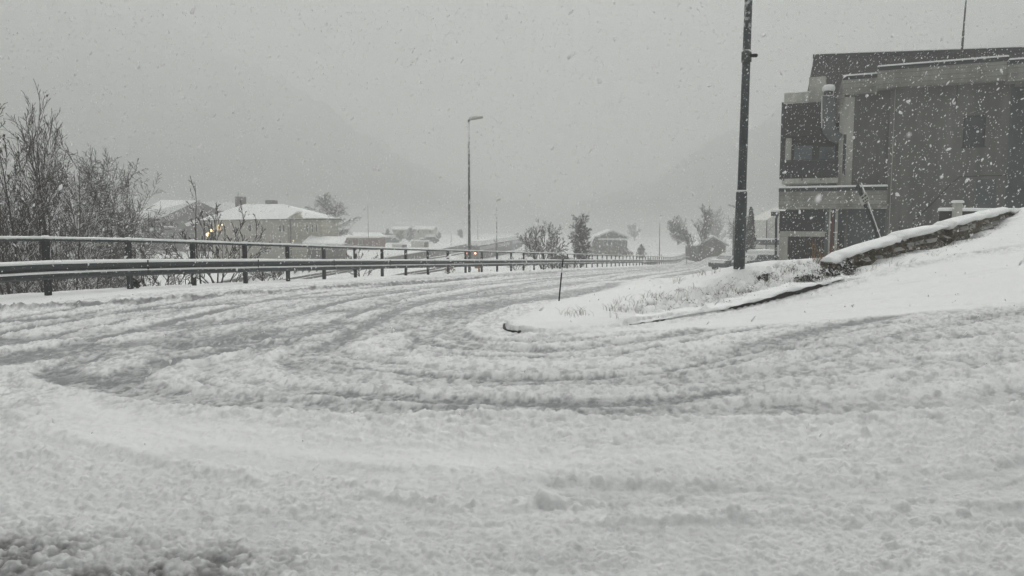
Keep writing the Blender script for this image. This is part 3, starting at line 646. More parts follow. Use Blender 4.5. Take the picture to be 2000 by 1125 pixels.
# ------------------------------------------------------------------ lamp posts and masts
def lamp(base, h, r0, r1, label, sleeve=None, arm=None, head=True, lean=(0, 0), name='street_lamp', mat=None, group=None, clamp=None):
    mat = mat or m_pole; base = Vector(base); root = empty(name, base, label, 'lamp post' if name == 'street_lamp' else 'mast', group)
    top = base + Vector((lean[0], lean[1], h)); mb = MB()
    if sleeve:
        sh, sr = sleeve; k = lambda t: base.lerp(top, t/h)
        MB().tube([base-Vector((0, 0, .3)), k(sh*.5), k(sh-.06), k(sh)], [sr, sr*.98, sr*.96, sr*.8], 14).build('base_sleeve', mat, root, smooth=True)
        MB().tube([k(sh-.1), k(sh), top], [r0, r0, r1], 14).build('pole', mat, root, smooth=True)
    else: MB().tube([base-Vector((0, 0, .3)), base.lerp(top, .5), top], [r0, (r0+r1)/2, r1], 10).build('pole', mat, root, smooth=True)
    if head:
        dx = arm or .9; s_ = 1 if dx > 0 else -1; dx = abs(dx)
        a = MB(); a.tube([top-Vector((0, 0, .05)), top+Vector((0, 0, .05)), top+Vector((s_*.12, 0, .12))], [r1*1.3, r1*1.3, r1], 8); a.build('bracket', mat, root, smooth=True)
        hd = MB(); n_ = 8
        for i in range(n_):
            t = i/(n_-1); x = top.x+s_*(.02+dx*t); z = top.z+.10+.10*t; wy = .06+.14*math.sin(math.pi*min(1, .15+t*.85)); hz = .05+.05*math.sin(math.pi*min(1, .2+t*.75))
            for yy, zz in ((-wy, 0), (-wy*.7, hz), (wy*.7, hz), (wy, 0), (wy*.7, -hz*.6), (-wy*.7, -hz*.6)): hd.v.append((x, top.y+yy, z+zz))
        for i in range(n_-1):
            for j in range(6): j2 = (j+1) % 6; hd.f.append((i*6+j, i*6+j2, (i+1)*6+j2, (i+1)*6+j))
        hd.f += [tuple(range(6)), tuple((n_-1)*6+j for j in range(6))]; hd.build('lamp_head', m_conc2 if base.y > 30 else mat, root)
        sn = MB(); sn.bbox(min(top.x+s_*.1, top.x+s_*dx*.9), max(top.x+s_*.1, top.x+s_*dx*.9), top.y-.1, top.y+.1, top.z+.2, top.z+.27, b=.03); sn.build('snow_cap', m_snow, root)
    if clamp:
        c = base.lerp(top, clamp/h); q = MB(); q.tube([c-Vector((0, 0, .11)), c-Vector((0, 0, .10)), c+Vector((0, 0, .10)), c+Vector((0, 0, .11))], [r0*.9, r0*1.12, r0*1.12, r0*.9], 14); q.build('clamp_band', m_darkpole, root, smooth=True)
        b = MB(); b.tube([c+Vector((.02, -.06, 0)), c+Vector((.16, -.08, 0)), c+Vector((.18, -.08, 0))], [.03, .035, .02], 8); b.build('bolt', m_tyre, root)
    return root
pb = P(1443, 531, 14.2)
lamp((pb.x, pb.y, pb.z), 7.6, .083, .06, 'tall thick grey lamp post standing in snow in front of the parked cars', sleeve=(1.55, .108), lean=(.06, 0), clamp=4.02)
pb = P(917, 534, 42.6); lamp((pb.x, pb.y, Tz(pb.x, pb.y)-.1), P(912, 233, 42.6).z-Tz(pb.x, pb.y), .085, .045, 'slim dark street lamp just behind the guard rail, lamp head to the right', arm=.78, mat=m_darkpole)
for px, ytop, ybot, d, lb, hd, r in [(718, 381, 500, 120, 'faint thin mast in front of the low red-brown building', 0, .05), (970, 394, 522, 62, 'thin lamp post rising in front of the train', .3, .04),
        (1047, 408, 500, 95, 'thin mast among the branches of the bare bush', 0, .06), (1289, 422, 498, 118, 'thin lamp post beside the far snowfield', .5, .08), (1342, 477, 513, 116, 'short marker post at the far end of the guard rail', 0, .05),
        (1434, 405, 497, 64, 'thin lamp post just left of the thick grey lamp post', -.5, .07), (933, 415, 470, 190, 'very faint distant mast behind the railway line', 0, .07), (881, 450, 480, 150, 'faint low post on the platform left of the slim street lamp', 0, .06)]:
    p = P(px, ytop, d); zb = Tz(p.x, d)
    lamp((p.x, d, zb), p.z-zb, r, r*.6, lb, arm=hd if hd else None, head=bool(hd), name='street_lamp' if hd else 'mast', mat=m_darkpole)

# snow pole
p0 = P(1091, 589, 13.6); p1 = P(1100, 505, 13.45); zb = Hz(p0.x, p0.y)
rt = empty('snow_pole', (p0.x, p0.y, zb), 'thin black snow marker pole leaning right on the island', 'marker pole')
MB().tube([(p0.x, p0.y, zb-.1), p0.lerp(p1, .5), p1], [.014, .013, .012], 8).build('shaft', m_tyre, rt, smooth=True)
q0, q1 = p0.lerp(p1, .68), p0.lerp(p1, .80); MB().tube([q0, q1], [.0155, .0155], 8).build('reflector_band', m_white, rt)

# leaning sign post behind the wall
a0 = P(1716, 468, 17.2); a1 = P(1675, 362, 16.4); rt = empty('sign_post', (a0.x, a0.y, a0.z-.3), 'leaning post with a small pale square sign, just behind the stone wall', 'sign')
dn_ = (a0-a1).normalized(); MB().tube([a0+dn_*.5, a1], [.022, .038], 4).build('post', m_frame, rt)
MB().tube([a0+dn_*.3+Vector((.035, -.02, .03)), a1+Vector((.07, -.02, .05))], [.008, .014], 6).build('snow_edge', m_snow, rt)
up = -dn_; rx = Vector((up.z, 0, -up.x)).normalized(); nn = up.cross(rx).normalized()
if nn.y > 0: nn = -nn
pc = P(1682, 386, 16.5)+nn*.09
def on_plate(u, v): return pc + rx*u + up*v
MB().poly3([on_plate(-.10, -.12), on_plate(.10, -.12), on_plate(.10, .12), on_plate(-.10, .12)], .012).build('sign_plate', m_plate, rt)
g = MB()
for (u0, v0, u1, v1) in [(-.05, .05, .0, .09), (.02, .05, .07, .09), (-.05, -.04, -.02, .0), (0, -.04, .03, .0), (.05, -.04, .08, .0), (-.03, -.10, .07, -.08)]:
    c0 = nn*.016
    g.poly3([on_plate(u0, v0)+c0, on_plate(u1, v0)+c0, on_plate(u1, v1)+c0, on_plate(u0, v1)+c0], .003)
g.build('lettering', m_frame, rt)

# ------------------------------------------------------------------ the grey apartment building on the right
ANG = -math.atan2(1, 2.09); zB = -1.9
BF = Frame((0.3588*35.86, 35.86, zB), ANG)
def HB(px, py, v=0): return BF.hit(px, py, v)
bld = empty('apartment_building', BF.o, 'large grey concrete building with dark roof, balconies and board-marked fascias', 'building')
def bpx(mb, x0, y0, x1, y1, v0, v1, full=None):
    """box whose front (at v0) covers the pixel rectangle; z from the middle column"""
    xm = (x0+x1)/2; ym = (y0+y1)/2; ua = HB(x0, ym, v0)[0]; ub = HB(x1, ym, v0)[0]; za = HB(xm, y1, v0)[1]; zb_ = HB(xm, y0, v0)[1]
    if full is not None: za = full
    return mb.box(ua, ub, v0, v1, za, zb_, BF)
def part(name, mat, *rects, parent=bld, **kw):
    mb = MB()
    for r in rects: bpx(mb, *r[:6], full=(r[6] if len(r) > 6 else None))
    return mb.build(name, mat, parent)
uR = HB(2000, 300, 0)[0]+9
# main grey wall (with a real window opening built from four pieces)
ua, ub = HB(1735, 300, 0)[0], HB(1967, 300, 0)[0]; zt = HB(1850, 158, 0)[1]; wu0, wu1 = HB(1881, 255, 0)[0], HB(1925, 255, 0)[0]; wz0, wz1 = HB(1903, 286, 0)[1], HB(1903, 225, 0)[1]
mb = MB(); mb.box(ua, wu0, 0, .3, -1, zt, BF); mb.box(wu1, ub, 0, .3, -1, zt, BF); mb.box(wu0, wu1, 0, .3, -1, wz0, BF); mb.box(wu0, wu1, 0, .3, wz1, zt, BF); mb.build('wall', m_conc, bld)
mb = MB(); f = .07; mb.box(wu0, wu1, .06, .14, wz0, wz0+f, BF); mb.box(wu0, wu1, .06, .14, wz1-f, wz1, BF); mb.box(wu0, wu0+f, .06, .14, wz0+f, wz1-f, BF); mb.box(wu1-f, wu1, .06, .14, wz0+f, wz1-f, BF)
wf = mb.build('window', m_frame, bld); MB().box(wu0+f, wu1-f, .09, .11, wz0+f, wz1-f, BF).build('pane', m_glass, wf)
MB().box(wu0-.05, wu1+.05, -.06, .06, wz0-.06, wz0-.003, BF).build('sill', m_frame, wf)
# recessed right end
mb = MB(); mb.box(ub, ub+.12, -.02, 1.2, -1, zt, BF); mb.box(ub+.12, uR, .9, 1.2, -1, zt, BF); mb.build('recessed_wall', m_bluewall, bld)
# wall under the left fascia and pilaster
ul = HB(1665, 280, .6)[0]; z3 = HB(1700, 178, .6)[1]; mb = MB(); mb.box(ul, ua-.003, .6, .9, -1, z3, BF); mb.build('wall', m_conc, bld)
u1, u2 = HB(1637, 300, .35)[0], HB(1665, 300, .35)[0]; uslit0, uslit1 = HB(1646, 300, .35)[0], HB(1652, 300, .35)[0]; zs0, zs1 = HB(1650, 342, .35)[1], HB(1650, 262, .35)[1]; zlow = HB(1650, 362, .35)[1]; ztop = HB(1650, 190, .35)[1]
mb = MB(); mb.box(u1, uslit0, .35, .62, zlow, ztop, BF); mb.box(uslit1, u2, .35, .62, zlow, ztop, BF); mb.box(uslit0, uslit1, .35, .62, zlow, zs0, BF); mb.box(uslit0, uslit1, .35, .62, zs1, ztop, BF); mb.build('pilaster', m_conc2, bld)
MB().box(uslit0, uslit1, .5, .53, zs0, zs1, BF).build('slit_window', m_glass, bld)
# fascias
def fascia(x0, x1, yt, yb, v0, v1, snowh=.07):
    xm = (x0+x1)/2; a, b = HB(x0, yt, v0)[0], HB(x1, yt, v0)[0]; z0, z1 = HB(xm, yb, v0)[1], HB(xm, yt, v0)[1]
    o = MB().box(a, b, v0, v1, z0, z1-.16, BF).build('fascia', m_fascia, bld)
    MB().box(a-.01, b+.01, v0-.03, v1, z1-.157, z1, BF).build('capping', m_frame, o)
    MB().bbox(a-.02, b+.02, v0-.08, v1, z1+.003, z1+snowh, BF, .03).build('snow_cap', m_snow, o)
    return a, b, z0, z1
fascia(1715, 1969, 121, 164, -.55, .3)
a0_, b0_, z0_, z1_ = fascia(1647, 1714, 147, 182, .0, .9)
fascia(1972, 2300, 105, 147, -.9, 1.2)
# sloping return at the left end of the fascia
c = [HB(1647, 150, .0), HB(1647, 185, .0), HB(1630, 240, .5), HB(1630, 208, .5)]
pts = [BF.w(c[0][0]-.01, 0, c[0][1]), BF.w(c[1][0]-.01, 0, c[1][1]), BF.w(c[2][0], .5, c[2][1]), BF.w(c[3][0], .5, c[3][1])]
MB().poly3(pts, .12).build('sloping_fascia', m_fascia, bld)
# steep dark roof
r = [HB(1590, 109, 3.2), HB(1575, 185, 1.9)]; zt_r = r[0][1]
mb = MB(); vs = [BF.w(r[1][0], 1.9, HB(1575, 190, 1.9)[1]), BF.w(uR, 1.9, HB(1575, 190, 1.9)[1]), BF.w(uR, 3.2, zt_r), BF.w(r[0][0], 3.2, zt_r), BF.w(r[1][0]+1, 12, HB(1575, 190, 1.9)[1]), BF.w(uR, 12, HB(1575, 190, 1.9)[1]), BF.w(uR, 10, zt_r), BF.w(r[0][0]+.6, 10, zt_r)]
zr2 = zt_r + (HB(2000, 95, 3.2)[1]-zt_r)*(uR-r[0][0])/(HB(2000, 95, 3.2)[0]-r[0][0]); vs[2] = BF.w(uR, 3.2, zr2); vs[6] = BF.w(uR, 10, zr2)
mb.add(vs, [(0,1,2,3), (5,4,7,6), (4,0,3,7), (1,5,6,2), (3,2,6,7), (0,4,5,1)]); rf = mb.build('roof', m_roof, bld)
mb = MB()   # ribs of the roof sheet and ridge capping
u_ = r[0][0]+.2
while u_ < uR:
    A1 = BF.w(u_-.25*0, 1.9, vs[0].z-BF.o.z); B1 = BF.w(u_, 3.2, zt_r+(zr2-zt_r)*(u_-r[0][0])/(uR-r[0][0])); mb.tube([A1-BF.v*.0+Vector((0, 0, .02)), B1-BF.v*.02], .025, 4); u_ += .45
mb.build('roof_ribs', m_roof, rf)
MB().slab([(r[0][0]-.05, zt_r-.12), (uR, zr2-.12), (uR, zr2+.05), (r[0][0]-.05, zt_r+.05)], 3.1, 3.35, BF).build('ridge_capping', m_frame, rf)
MB().slab([(r[0][0]-.05, zt_r+.054), (uR, zr2+.054), (uR, zr2+.1), (r[0][0]-.05, zt_r+.1)], 3.2, 9.8, BF).build('snow_cap', m_snow, rf)
# body of the building behind everything
uA = HB(1527, 400, .6)[0]
MB().box(uA+.02, uR, 2.2, 12, -1, HB(1600, 205, 2.2)[1], BF).build('rear_wall', m_wood, bld)
# balcony stack, left
part('parapet', m_fascia, (1521, 373, 1733, 404, -.35, -.2))
pa = bpx(MB(), 1521, 366, 1733, 372.9, -.38, -.15).build('capping', m_frame, bld)
mb = MB(); a_, b_ = HB(1520, 365, -.4)[0], HB(1734, 365, -.4)[0]; zc = HB(1627, 366, -.4)[1]; mb.bbox(a_, b_, -.42, -.1, zc+.002, zc+.09, BF, .03); mb.build('snow_cap', m_snow, bld)
part('terrace_slab', m_conc2, (1521, 403, 1733, 408, -.195, .6))
part('balcony_slab', m_conc2, (1527, 348, 1636, 358, 0, 2.2))
rl = part('balcony_railing', m_dark, (1526, 314, 1637, 347, -.02, .02))
part('top_rail', m_frame, (1524, 311.5, 1638, 313.6, -.05, .03), parent=rl)
for x in (1531, 1567, 1604): part('baluster', m_frame, (x-1, 313, x+1, 353, -.06, -.03), parent=rl)
part('pillar', m_conc2, (1534, 266, 1545, 316, .3, .55))
part('corner_post', m_frame, (1524.5, 200, 1528, 350, .35, .5))
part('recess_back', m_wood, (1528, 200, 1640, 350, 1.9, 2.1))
wn2 = part('balcony_window', m_frame, (1548, 283, 1634, 318, 1.8, 1.88))
m_bal = material('balcony_glass', (.16, .20, .22), .25, .3, 1.0)
part('pane', m_bal, (1551, 285, 1586, 317, 1.76, 1.795), parent=wn2); part('pane', m_bal, (1600, 287, 1631, 317, 1.76, 1.795), parent=wn2)
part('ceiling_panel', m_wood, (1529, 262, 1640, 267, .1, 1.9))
part('balcony_front', m_wood, (1530, 201, 1600, 243, .05, .12)); part('balcony_front', m_wood, (1528, 244.5, 1602, 263, .0, .07))
part('upper_fascia', m_conc2, (1532, 182, 1579, 199.5, .1, .35)); part('snow_cap', m_snow, (1531, 179.5, 1580, 181.5, .08, .37))
part('upper_fascia_side', m_conc2, (1579.5, 150, 1612, 199, 1.2, 1.6))
# round flue with curved bottom
fl = [BF.w(*[(lambda q: q)(HB(x, y, .0))[0:1][0], 0, HB(x, y, .0)[1]][0:3]) if False else BF.w(HB(x, y, 0)[0], 0.0, HB(x, y, 0)[1]) for x, y in ((1618, 186), (1617, 235), (1620, 255), (1632, 268), (1640, 272))]
fo = MB().tube(fl, [.32, .32, .3, .27, .25], 14).build('flue', m_bluewall, bld, smooth=True)
cp = fl[0]; MB().tube([cp+Vector((0, 0, .0)), cp+Vector((0, 0, .18))], [.2, .2], 12).build('flue_neck', m_frame, fo)
MB().tube([cp+Vector((0, 0, .18)), cp+Vector((0, 0, .23)), cp+Vector((0, 0, .36)), cp+Vector((0, 0, .46)), cp+Vector((0, 0, .49))], [.25, .28, .28, .2, .06], 14).build('snow_cap', m_snow, fo, smooth=True)
MB().tube([BF.w(HB(x, y, -.35)[0], -.35, HB(x, y, -.35)[1]) for x, y in ((1605, 250), (1605, 187), (1627, 186), (1629, 176), (1622, 175))], .025, 6).build('flue_bracket', m_white, fo)
# ground storey, left
part('dark_glazing', m_dark, (1522, 412, 1612, 456, .25, .3)); part('handrail', m_frame, (1522, 416, 1612, 418, .15, .19))
part('lintel', m_conc2, (1523, 452, 1611, 462, .05, .35)); part('pillar', m_conc2, (1522, 462.5, 1538, 470, .05, .45, -1))
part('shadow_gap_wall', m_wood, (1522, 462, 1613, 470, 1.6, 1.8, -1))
part('column', m_bluewall, (1611, 405, 1621, 470, .1, .4, -1)); part('column', m_conc2, (1631, 405, 1636, 470, .15, .4, -1))
part('drainpipe', m_red, (1623, 408, 1627, 470, .1, .18, -1)); part('drainpipe', m_conc2, (1618.5, 408, 1621.8, 470, .05, .1, -1))
part('door_panel', m_frame, (1636.5, 452, 1650, 470, .45, .5, -1)); part('wall', m_bluewall, (1613, 405, 1733, 470, .597, .8, -1))
part('corner_pier', m_conc, (1650, 405, 1655, 470, .3, .59, -1))
dp = MB().tube([BF.w(HB(x, y, -.15)[0], -.15, HB(x, y, -.15)[1]) for x, y in ((1519, 411), (1516, 430), (1515, 520))], .06, 8).build('downpipe', m_steel, bld, smooth=True)
part('gutter_box', m_frame, (1506, 414, 1520, 422, -.2, .1)); part('snow_cap', m_snow, (1505, 410.5, 1521, 413.8, -.25, .15))
part('wall_joint', m_frame, (1867.5, 166, 1869, 222, -.03, -.003)); part('wall_conduit', m_conc2, (1742, 166, 1743.2, 460, -.04, -.003))
# stair handrail, basement door and mast
MB().tube([BF.w(HB(x, y, -.8)[0], -.8, HB(x, y, -.8)[1]) for x, y in ((1783, 432), (1820, 398), (1858, 358), (1875, 345), (1900, 344), (1966, 342))], .025, 6).build('stair_handrail', m_tyre, bld)
part('basement_door', m_bluewall, (1905, 350, 1945, 404, -.03, -.003))
mp = BF.w(HB(1877, 117, 1.2)[0], 1.2, HB(1877, 117, 1.2)[1]); q_ = HB(1881, -60, 1.2); mq = Vector((mp.x+.12, mp.y, BF.o.z+q_[1]))
MB().tube([mp-Vector((0, 0, .5)), mp.lerp(mq, .32), mp.lerp(mq, .33), mq], [.05, .05, .038, .03], 8).build('roof_mast', m_darkpole, bld, smooth=True)

# low box with snow behind the wall
b0 = P(1874, 405, 21.0); rt = empty('utility_box', (b0.x, b0.y, b0.z-.6), 'small snow-topped box behind the upper end of the stone wall', 'box')
MB().bbox(b0.x-.1, b0.x+.1, b0.y, b0.y+.2, b0.z-.8, b0.z+.12, b=.02).build('body', m_plate, rt); MB().bbox(b0.x-.13, b0.x+.13, b0.y-.03, b0.y+.23, b0.z+.123, b0.z+.2, b=.03).build('snow_cap', m_snow, rt)
hh = MB(); p_, q_ = P(1856, 408, 21.2), P(1950, 405, 22.6)
fr = Frame((p_.x, p_.y, 0), math.atan2(q_.y-p_.y, q_.x-p_.x)); ln = (q_-p_).length
rt = empty('retaining_wall', (p_.x, p_.y, p_.z-1), 'short dark retaining wall with snow on top behind the stone wall', 'wall')
MB().box(0, ln, 0, .3, -.2, p_.z-.06, fr).build('wall_face', m_kerb, rt); MB().bbox(-.03, ln, -.05, .35, p_.z-.057, p_.z+.04, fr, .03).build('snow_cap', m_snow, rt)

# ------------------------------------------------------------------ small light house with awning behind the left corner
hs_ = P(1500, 500, 78); zg = Tz(hs_.x, 78)-.1; rt = empty('small_house', (hs_.x, 78, zg), 'pale small house with dark awning glimpsed left of the grey building', 'house')
x0, x1 = P(1496, 430, 78).x, P(1560, 430, 78).x; zt = P(1500, 430, 78).z
MB().slab([(x0, zg-.3), (x1, zg-.3), (x1, zt+1.6), (x0+.35, P(1500, 426, 78).z), (x0, zt)], 78, 84).build('wall', m_white, rt)
xa, xb = P(1483, 470, 77).x, P(1530, 470, 77).x; MB().box(xa, xb, 76.4, 78-.003, P(1490, 478, 77).z, P(1490, 468.5, 77).z).build('awning', m_frame, rt)
MB().bbox(xa-.05, xb, 76.3, 77.9, P(1490, 468.4, 77).z+.002, P(1490, 466, 77).z, b=.05).build('snow_cap', m_snow, rt)
MB().tube([P(1498, 452, 77.9), P(1514, 437, 77.9)], .08, 6).build('roof_board', m_conc2, rt); MB().tube([P(1498, 430, 77.8), (P(1498, 430, 77.8).x, 77.8, zg)], .05, 6).build('downpipe', m_frame, rt)
MB().box(P(1479, 480, 79).x, P(1520, 480, 79).x, 79, 83, zg-.3, P(1490, 484, 79).z).build('annex', m_conc2, rt)

# ------------------------------------------------------------------ valley buildings
def roofslab(mb, pts, th=.18): return mb.poly3(pts, th)
def window_parts(rects, d, root, mat=None):
    for (x0, y0, x1, y1) in rects:
        a, b = P(x0, y1, d), P(x1, y0, d); w_ = MB().box(a.x, b.x, d-.09, d-.003, a.z, b.z).build('window', m_white, root)
        MB().box(a.x+.06, b.x-.06, d-.13, d-.093, a.z+.06, b.z-.06).build('pane', mat or m_glass, w_)
def cream():
    d = 97; zg = -3.7; rt = empty('station_house', (P(520, 500, d).x, d, zg), 'two-storey cream house with snowy hipped roof, chimneys and lit lamps at its left end', 'house')
    xl, xm, xr = P(398, 450, d).x, P(562, 450, d).x, P(627, 450, d).x; ze = P(520, 430, d).z
    MB().box(xl+1.2, xm, d, d+10, zg-.5, ze).build('wall', m_pink, rt); MB().box(xm+.004, xr, d+.3, d+9.6, zg-.5, ze).build('wall', m_cream, rt)
    MB().box(xl+1, xr+.35, d-.25, d+10.2, ze+.003, ze+.22).build('cornice', m_brown, rt)
    rl_, rr_ = P(478, 397, d+5).x, P(553, 400, d+5).x; zr = P(515, 398.5, d+5).z; e0, e1 = d-.7, d+10.7; L_, R_ = xl-.4, xr+.6; z_ = ze+.25
    mb = MB(); v = [(L_, e0, z_-.25), (R_, e0, z_), (R_, e1, z_), (L_, e1, z_-.25), (rl_, d+5, zr), (rr_, d+5, zr)]
    mb.add(v, [(0,1,5,4), (1,2,5), (2,3,4,5), (3,0,4), (3,2,1,0)]); rf = mb.build('roof', m_snow, rt)
    # small front gable
    gx0, gx1, gm = P(569, 430, d).x, P(595, 430, d).x, P(583, 416, d).x; gz = P(583, 417, d).z
    MB().add([(gx0, e0+.1, z_), (gx1, e0+.1, z_), (gm, e0+.1, gz), (gx0, d+3, z_), (gx1, d+3, z_), (gm, d+3.4, gz)], [(0,1,2), (3,5,4), (0,2,5,3), (1,4,5,2), (0,3,4,1)]).build('front_gable', m_cream, rt)
    MB().add([(gx0-.3, e0, z_-.05), (gx0-.3, d+3, z_-.05), (gm, d+3.4, gz+.12), (gm, e0, gz+.12), (gx0-.3, e0, z_+.1), (gx0-.3, d+3, z_+.1), (gm, d+3.4, gz+.27), (gm, e0, gz+.27)], [(0,1,2,3), (7,6,5,4), (0,3,7,4), (1,5,6,2), (0,4,5,1), (3,2,6,7)]).build('gable_roof', m_snow, rt)
    MB().box(P(459, 390, d+6).x, P(475, 390, d+6).x, d+6, d+7.2, zr-1.5, P(465, 384, d+6).z).build('chimney', m_brick, rf); MB().tube([P(465, 386, d+6.5), P(465, 376, d+6.5)], .05, 5).build('chimney_rod', m_brick, rf)
    MB().box(P(518, 394, d+6).x, P(537, 394, d+6).x, d+6, d+7.2, zr-1.5, P(528, 391, d+6).z).build('chimney', m_brick, rf)
    window_parts([(485, 439, 492, 453), (510, 439, 516, 453), (545, 439, 550, 453), (552.5, 439, 557, 453), (485, 470, 492, 486), (510, 470, 516, 486), (545, 470, 551, 486)], d, rt)
    window_parts([(598, 439, 603, 454), (609, 438, 613, 454), (617, 438, 621, 454)], d+.3, rt)
    MB().box(P(424, 441, d).x, P(431, 441, d).x, d-.08, d-.003, P(430, 450, d).z, P(430, 441, d).z).build('wall_glow', emissive('wall_glow', (1, .72, .35), .22), rt)  # glowing panel stands in for the lamps' warm light on the wall
    # annex with lean-to roof
    ax0, ax1 = P(600, 480, d-3).x, P(672, 480, d-3).x; az = P(630, 474, d-3).z
    MB().box(ax0, ax1-.3, d-3, d-.02, zg-.5, az-.15).build('annex_wall', m_brown, rt)
    MB().add([(ax0-.5, d-3.4, az-.14), (ax1, d-3.4, az-.3), (ax1-1, d+3, az+.45), (ax0-.5, d+.0, az+.6), (ax0-.5, d-3.4, az+.06), (ax1, d-3.4, az-.1), (ax1-1, d+3, az+.65), (ax0-.5, d+.0, az+.8)], [(0,1,2,3), (7,6,5,4), (0,4,5,1), (1,5,6,2), (2,6,7,3), (3,7,4,0)]).build('annex_roof', m_snow, rt)
    window_parts([(606+i*7.5, 481, 611+i*7.5, 488) for i in range(6)], d-3, rt)
    MB().box(P(566, 430, d).x, P(568.5, 430, d).x, d-.15, d-.005, zg, ze).build('corner_board', m_brown, rt)
cream()
m_lampglow = emissive('lamp_glow', (1.0, .80, .38), 3.0)
for i, (px, py, r_, lb) in enumerate([(414, 449, .26, 'lit yellow globe lamp by the cream house, the brighter one higher up'), (406, 458, .24, 'lit yellow globe lamp by the cream house, lower and further left'), (434, 439, .10, 'small lit lamp under the eave of the cream house'), (427, 440, .08, 'tiny lit lamp just left of the eave lamp on the cream house'), (573, 470, .07, 'tiny lit lamp by the annex of the cream house')]):
    p = P(px, py, 92 if i < 2 else 96.6); rt = empty('lit_lamp', p, lb, 'lamp', 'lit lamps at the cream house')
    mb = MB(); mb.tube([p+Vector((0, 0, z_*r_)) for z_ in (-1, -.8, -.3, .3, .8, 1)], [.1*r_, .6*r_, .95*r_, .95*r_, .6*r_, .1*r_], 8); mb.build('globe', m_lampglow, rt, smooth=True)
    if i < 2: MB().tube([p-Vector((0, 0, r_)), (p.x, p.y, -3.7)], .04, 6).build('pole', m_darkpole, rt)
    else: MB().tube([p+Vector((0, 0, 0)), p+Vector((0, .4, .05))], .02, 5).build('bracket', m_darkpole, rt)
def brown():
    d = 122; zg = -3.8; rt = empty('brown_hall', (P(340, 480, d).x, d, zg), 'big brown hall with white snowy roof and lettering along its sloping gable board', 'building')
    # long wall
    MB().box(P(262, 430, d).x, P(322, 430, d).x, d+3, d+12, zg-.5, P(300, 423, d).z).build('wall', m_brown, rt)
    a, b, c_, e = P(318, 424, d), P(385, 392, d), P(470, 397, d), P(470, 484, d)
    gz0 = zg-.5
    MB().slab([(a.x, gz0), (P(475, 484, d).x, gz0), (P(475, 400, d).x, P(475, 400, d).z), (b.x, b.z-.1), (a.x, a.z-.3)], d, d+8).build('gable_wall', m_brown, rt)
    # gable board with letters
    th = 1.35; dirv = (b-a).normalized(); nrm = Vector((dirv.z, 0, -dirv.x)); bb = MB()
    bb.slab([(a.x-.3, a.z-.25), (a.x-.3+nrm.x*th, a.z-.25+nrm.z*th), (b.x+.5+nrm.x*th, b.z+nrm.z*th), (b.x+.5, b.z+.05)], d-.5, d-.004).build('gable_board', m_wood if False else m_brick, rt)
    cu = bpy.data.curves.new('lettering', 'FONT'); cu.body = 'RO R U UBOO C'; cu.size = 1.05; cu.extrude = .03; cu.space_character = 1.12
    to = bpy.data.objects.new('lettering', cu); COL.objects.link(to); dg = bpy.context.evaluated_depsgraph_get(); me = bpy.data.meshes.new_from_object(to.evaluated_get(dg)); bpy.data.objects.remove(to)
    ang = math.atan2(dirv.z, dirv.x); st = P(325, 433, d-.55)
    me.transform(Matrix.Translation(st) @ Matrix.Rotation(-ang, 4, 'Y') @ Matrix.Rotation(math.pi/2, 4, 'X')); link('lettering', me, m_letter, rt)
    # white roof plane going back
    r0, r1, r2, r3 = P(258, 421, d+1), P(319, 424, d-.3), P(386, 391.5, d-.3), P(315, 390.5, d+14)
    mb = MB(); mb.add([r0, r1, r2, r3, r0+Vector((0, .2, -.3)), r1+Vector((0, .2, -.3)), r2+Vector((0, .2, -.3)), r3+Vector((0, .2, -.3))], [(0,1,2,3), (7,6,5,4), (0,4,5,1), (1,5,6,2), (2,6,7,3), (3,7,4,0)]); mb.build('roof', m_snow, rt)
    MB().poly3([P(386, 392, d), P(470, 397, d), P(475, 412, d-3), P(430, 412, d-3)], .2).build('dark_roof', m_brick, rt)
    MB().poly3([P(361, 437, d-3), P(367, 442, d-3), P(390, 433, d-3), P(384, 428, d-3)], .25).build('porch_roof', m_snow, rt)
    MB().box(P(318, 440, d-1).x, P(340, 440, d-1).x, d-1.2, d-.01, P(330, 444, d-1).z, P(330, 441.5, d-1).z).build('snow_ledge', m_snow, rt)
    window_parts([(275, 440, 282, 452), (292, 440, 299, 452), (306, 440, 312, 452)], d+3, rt)
    window_parts([(350, 455, 358, 468), (372, 455, 380, 468), (330, 455, 338, 468)], d, rt)
brown()
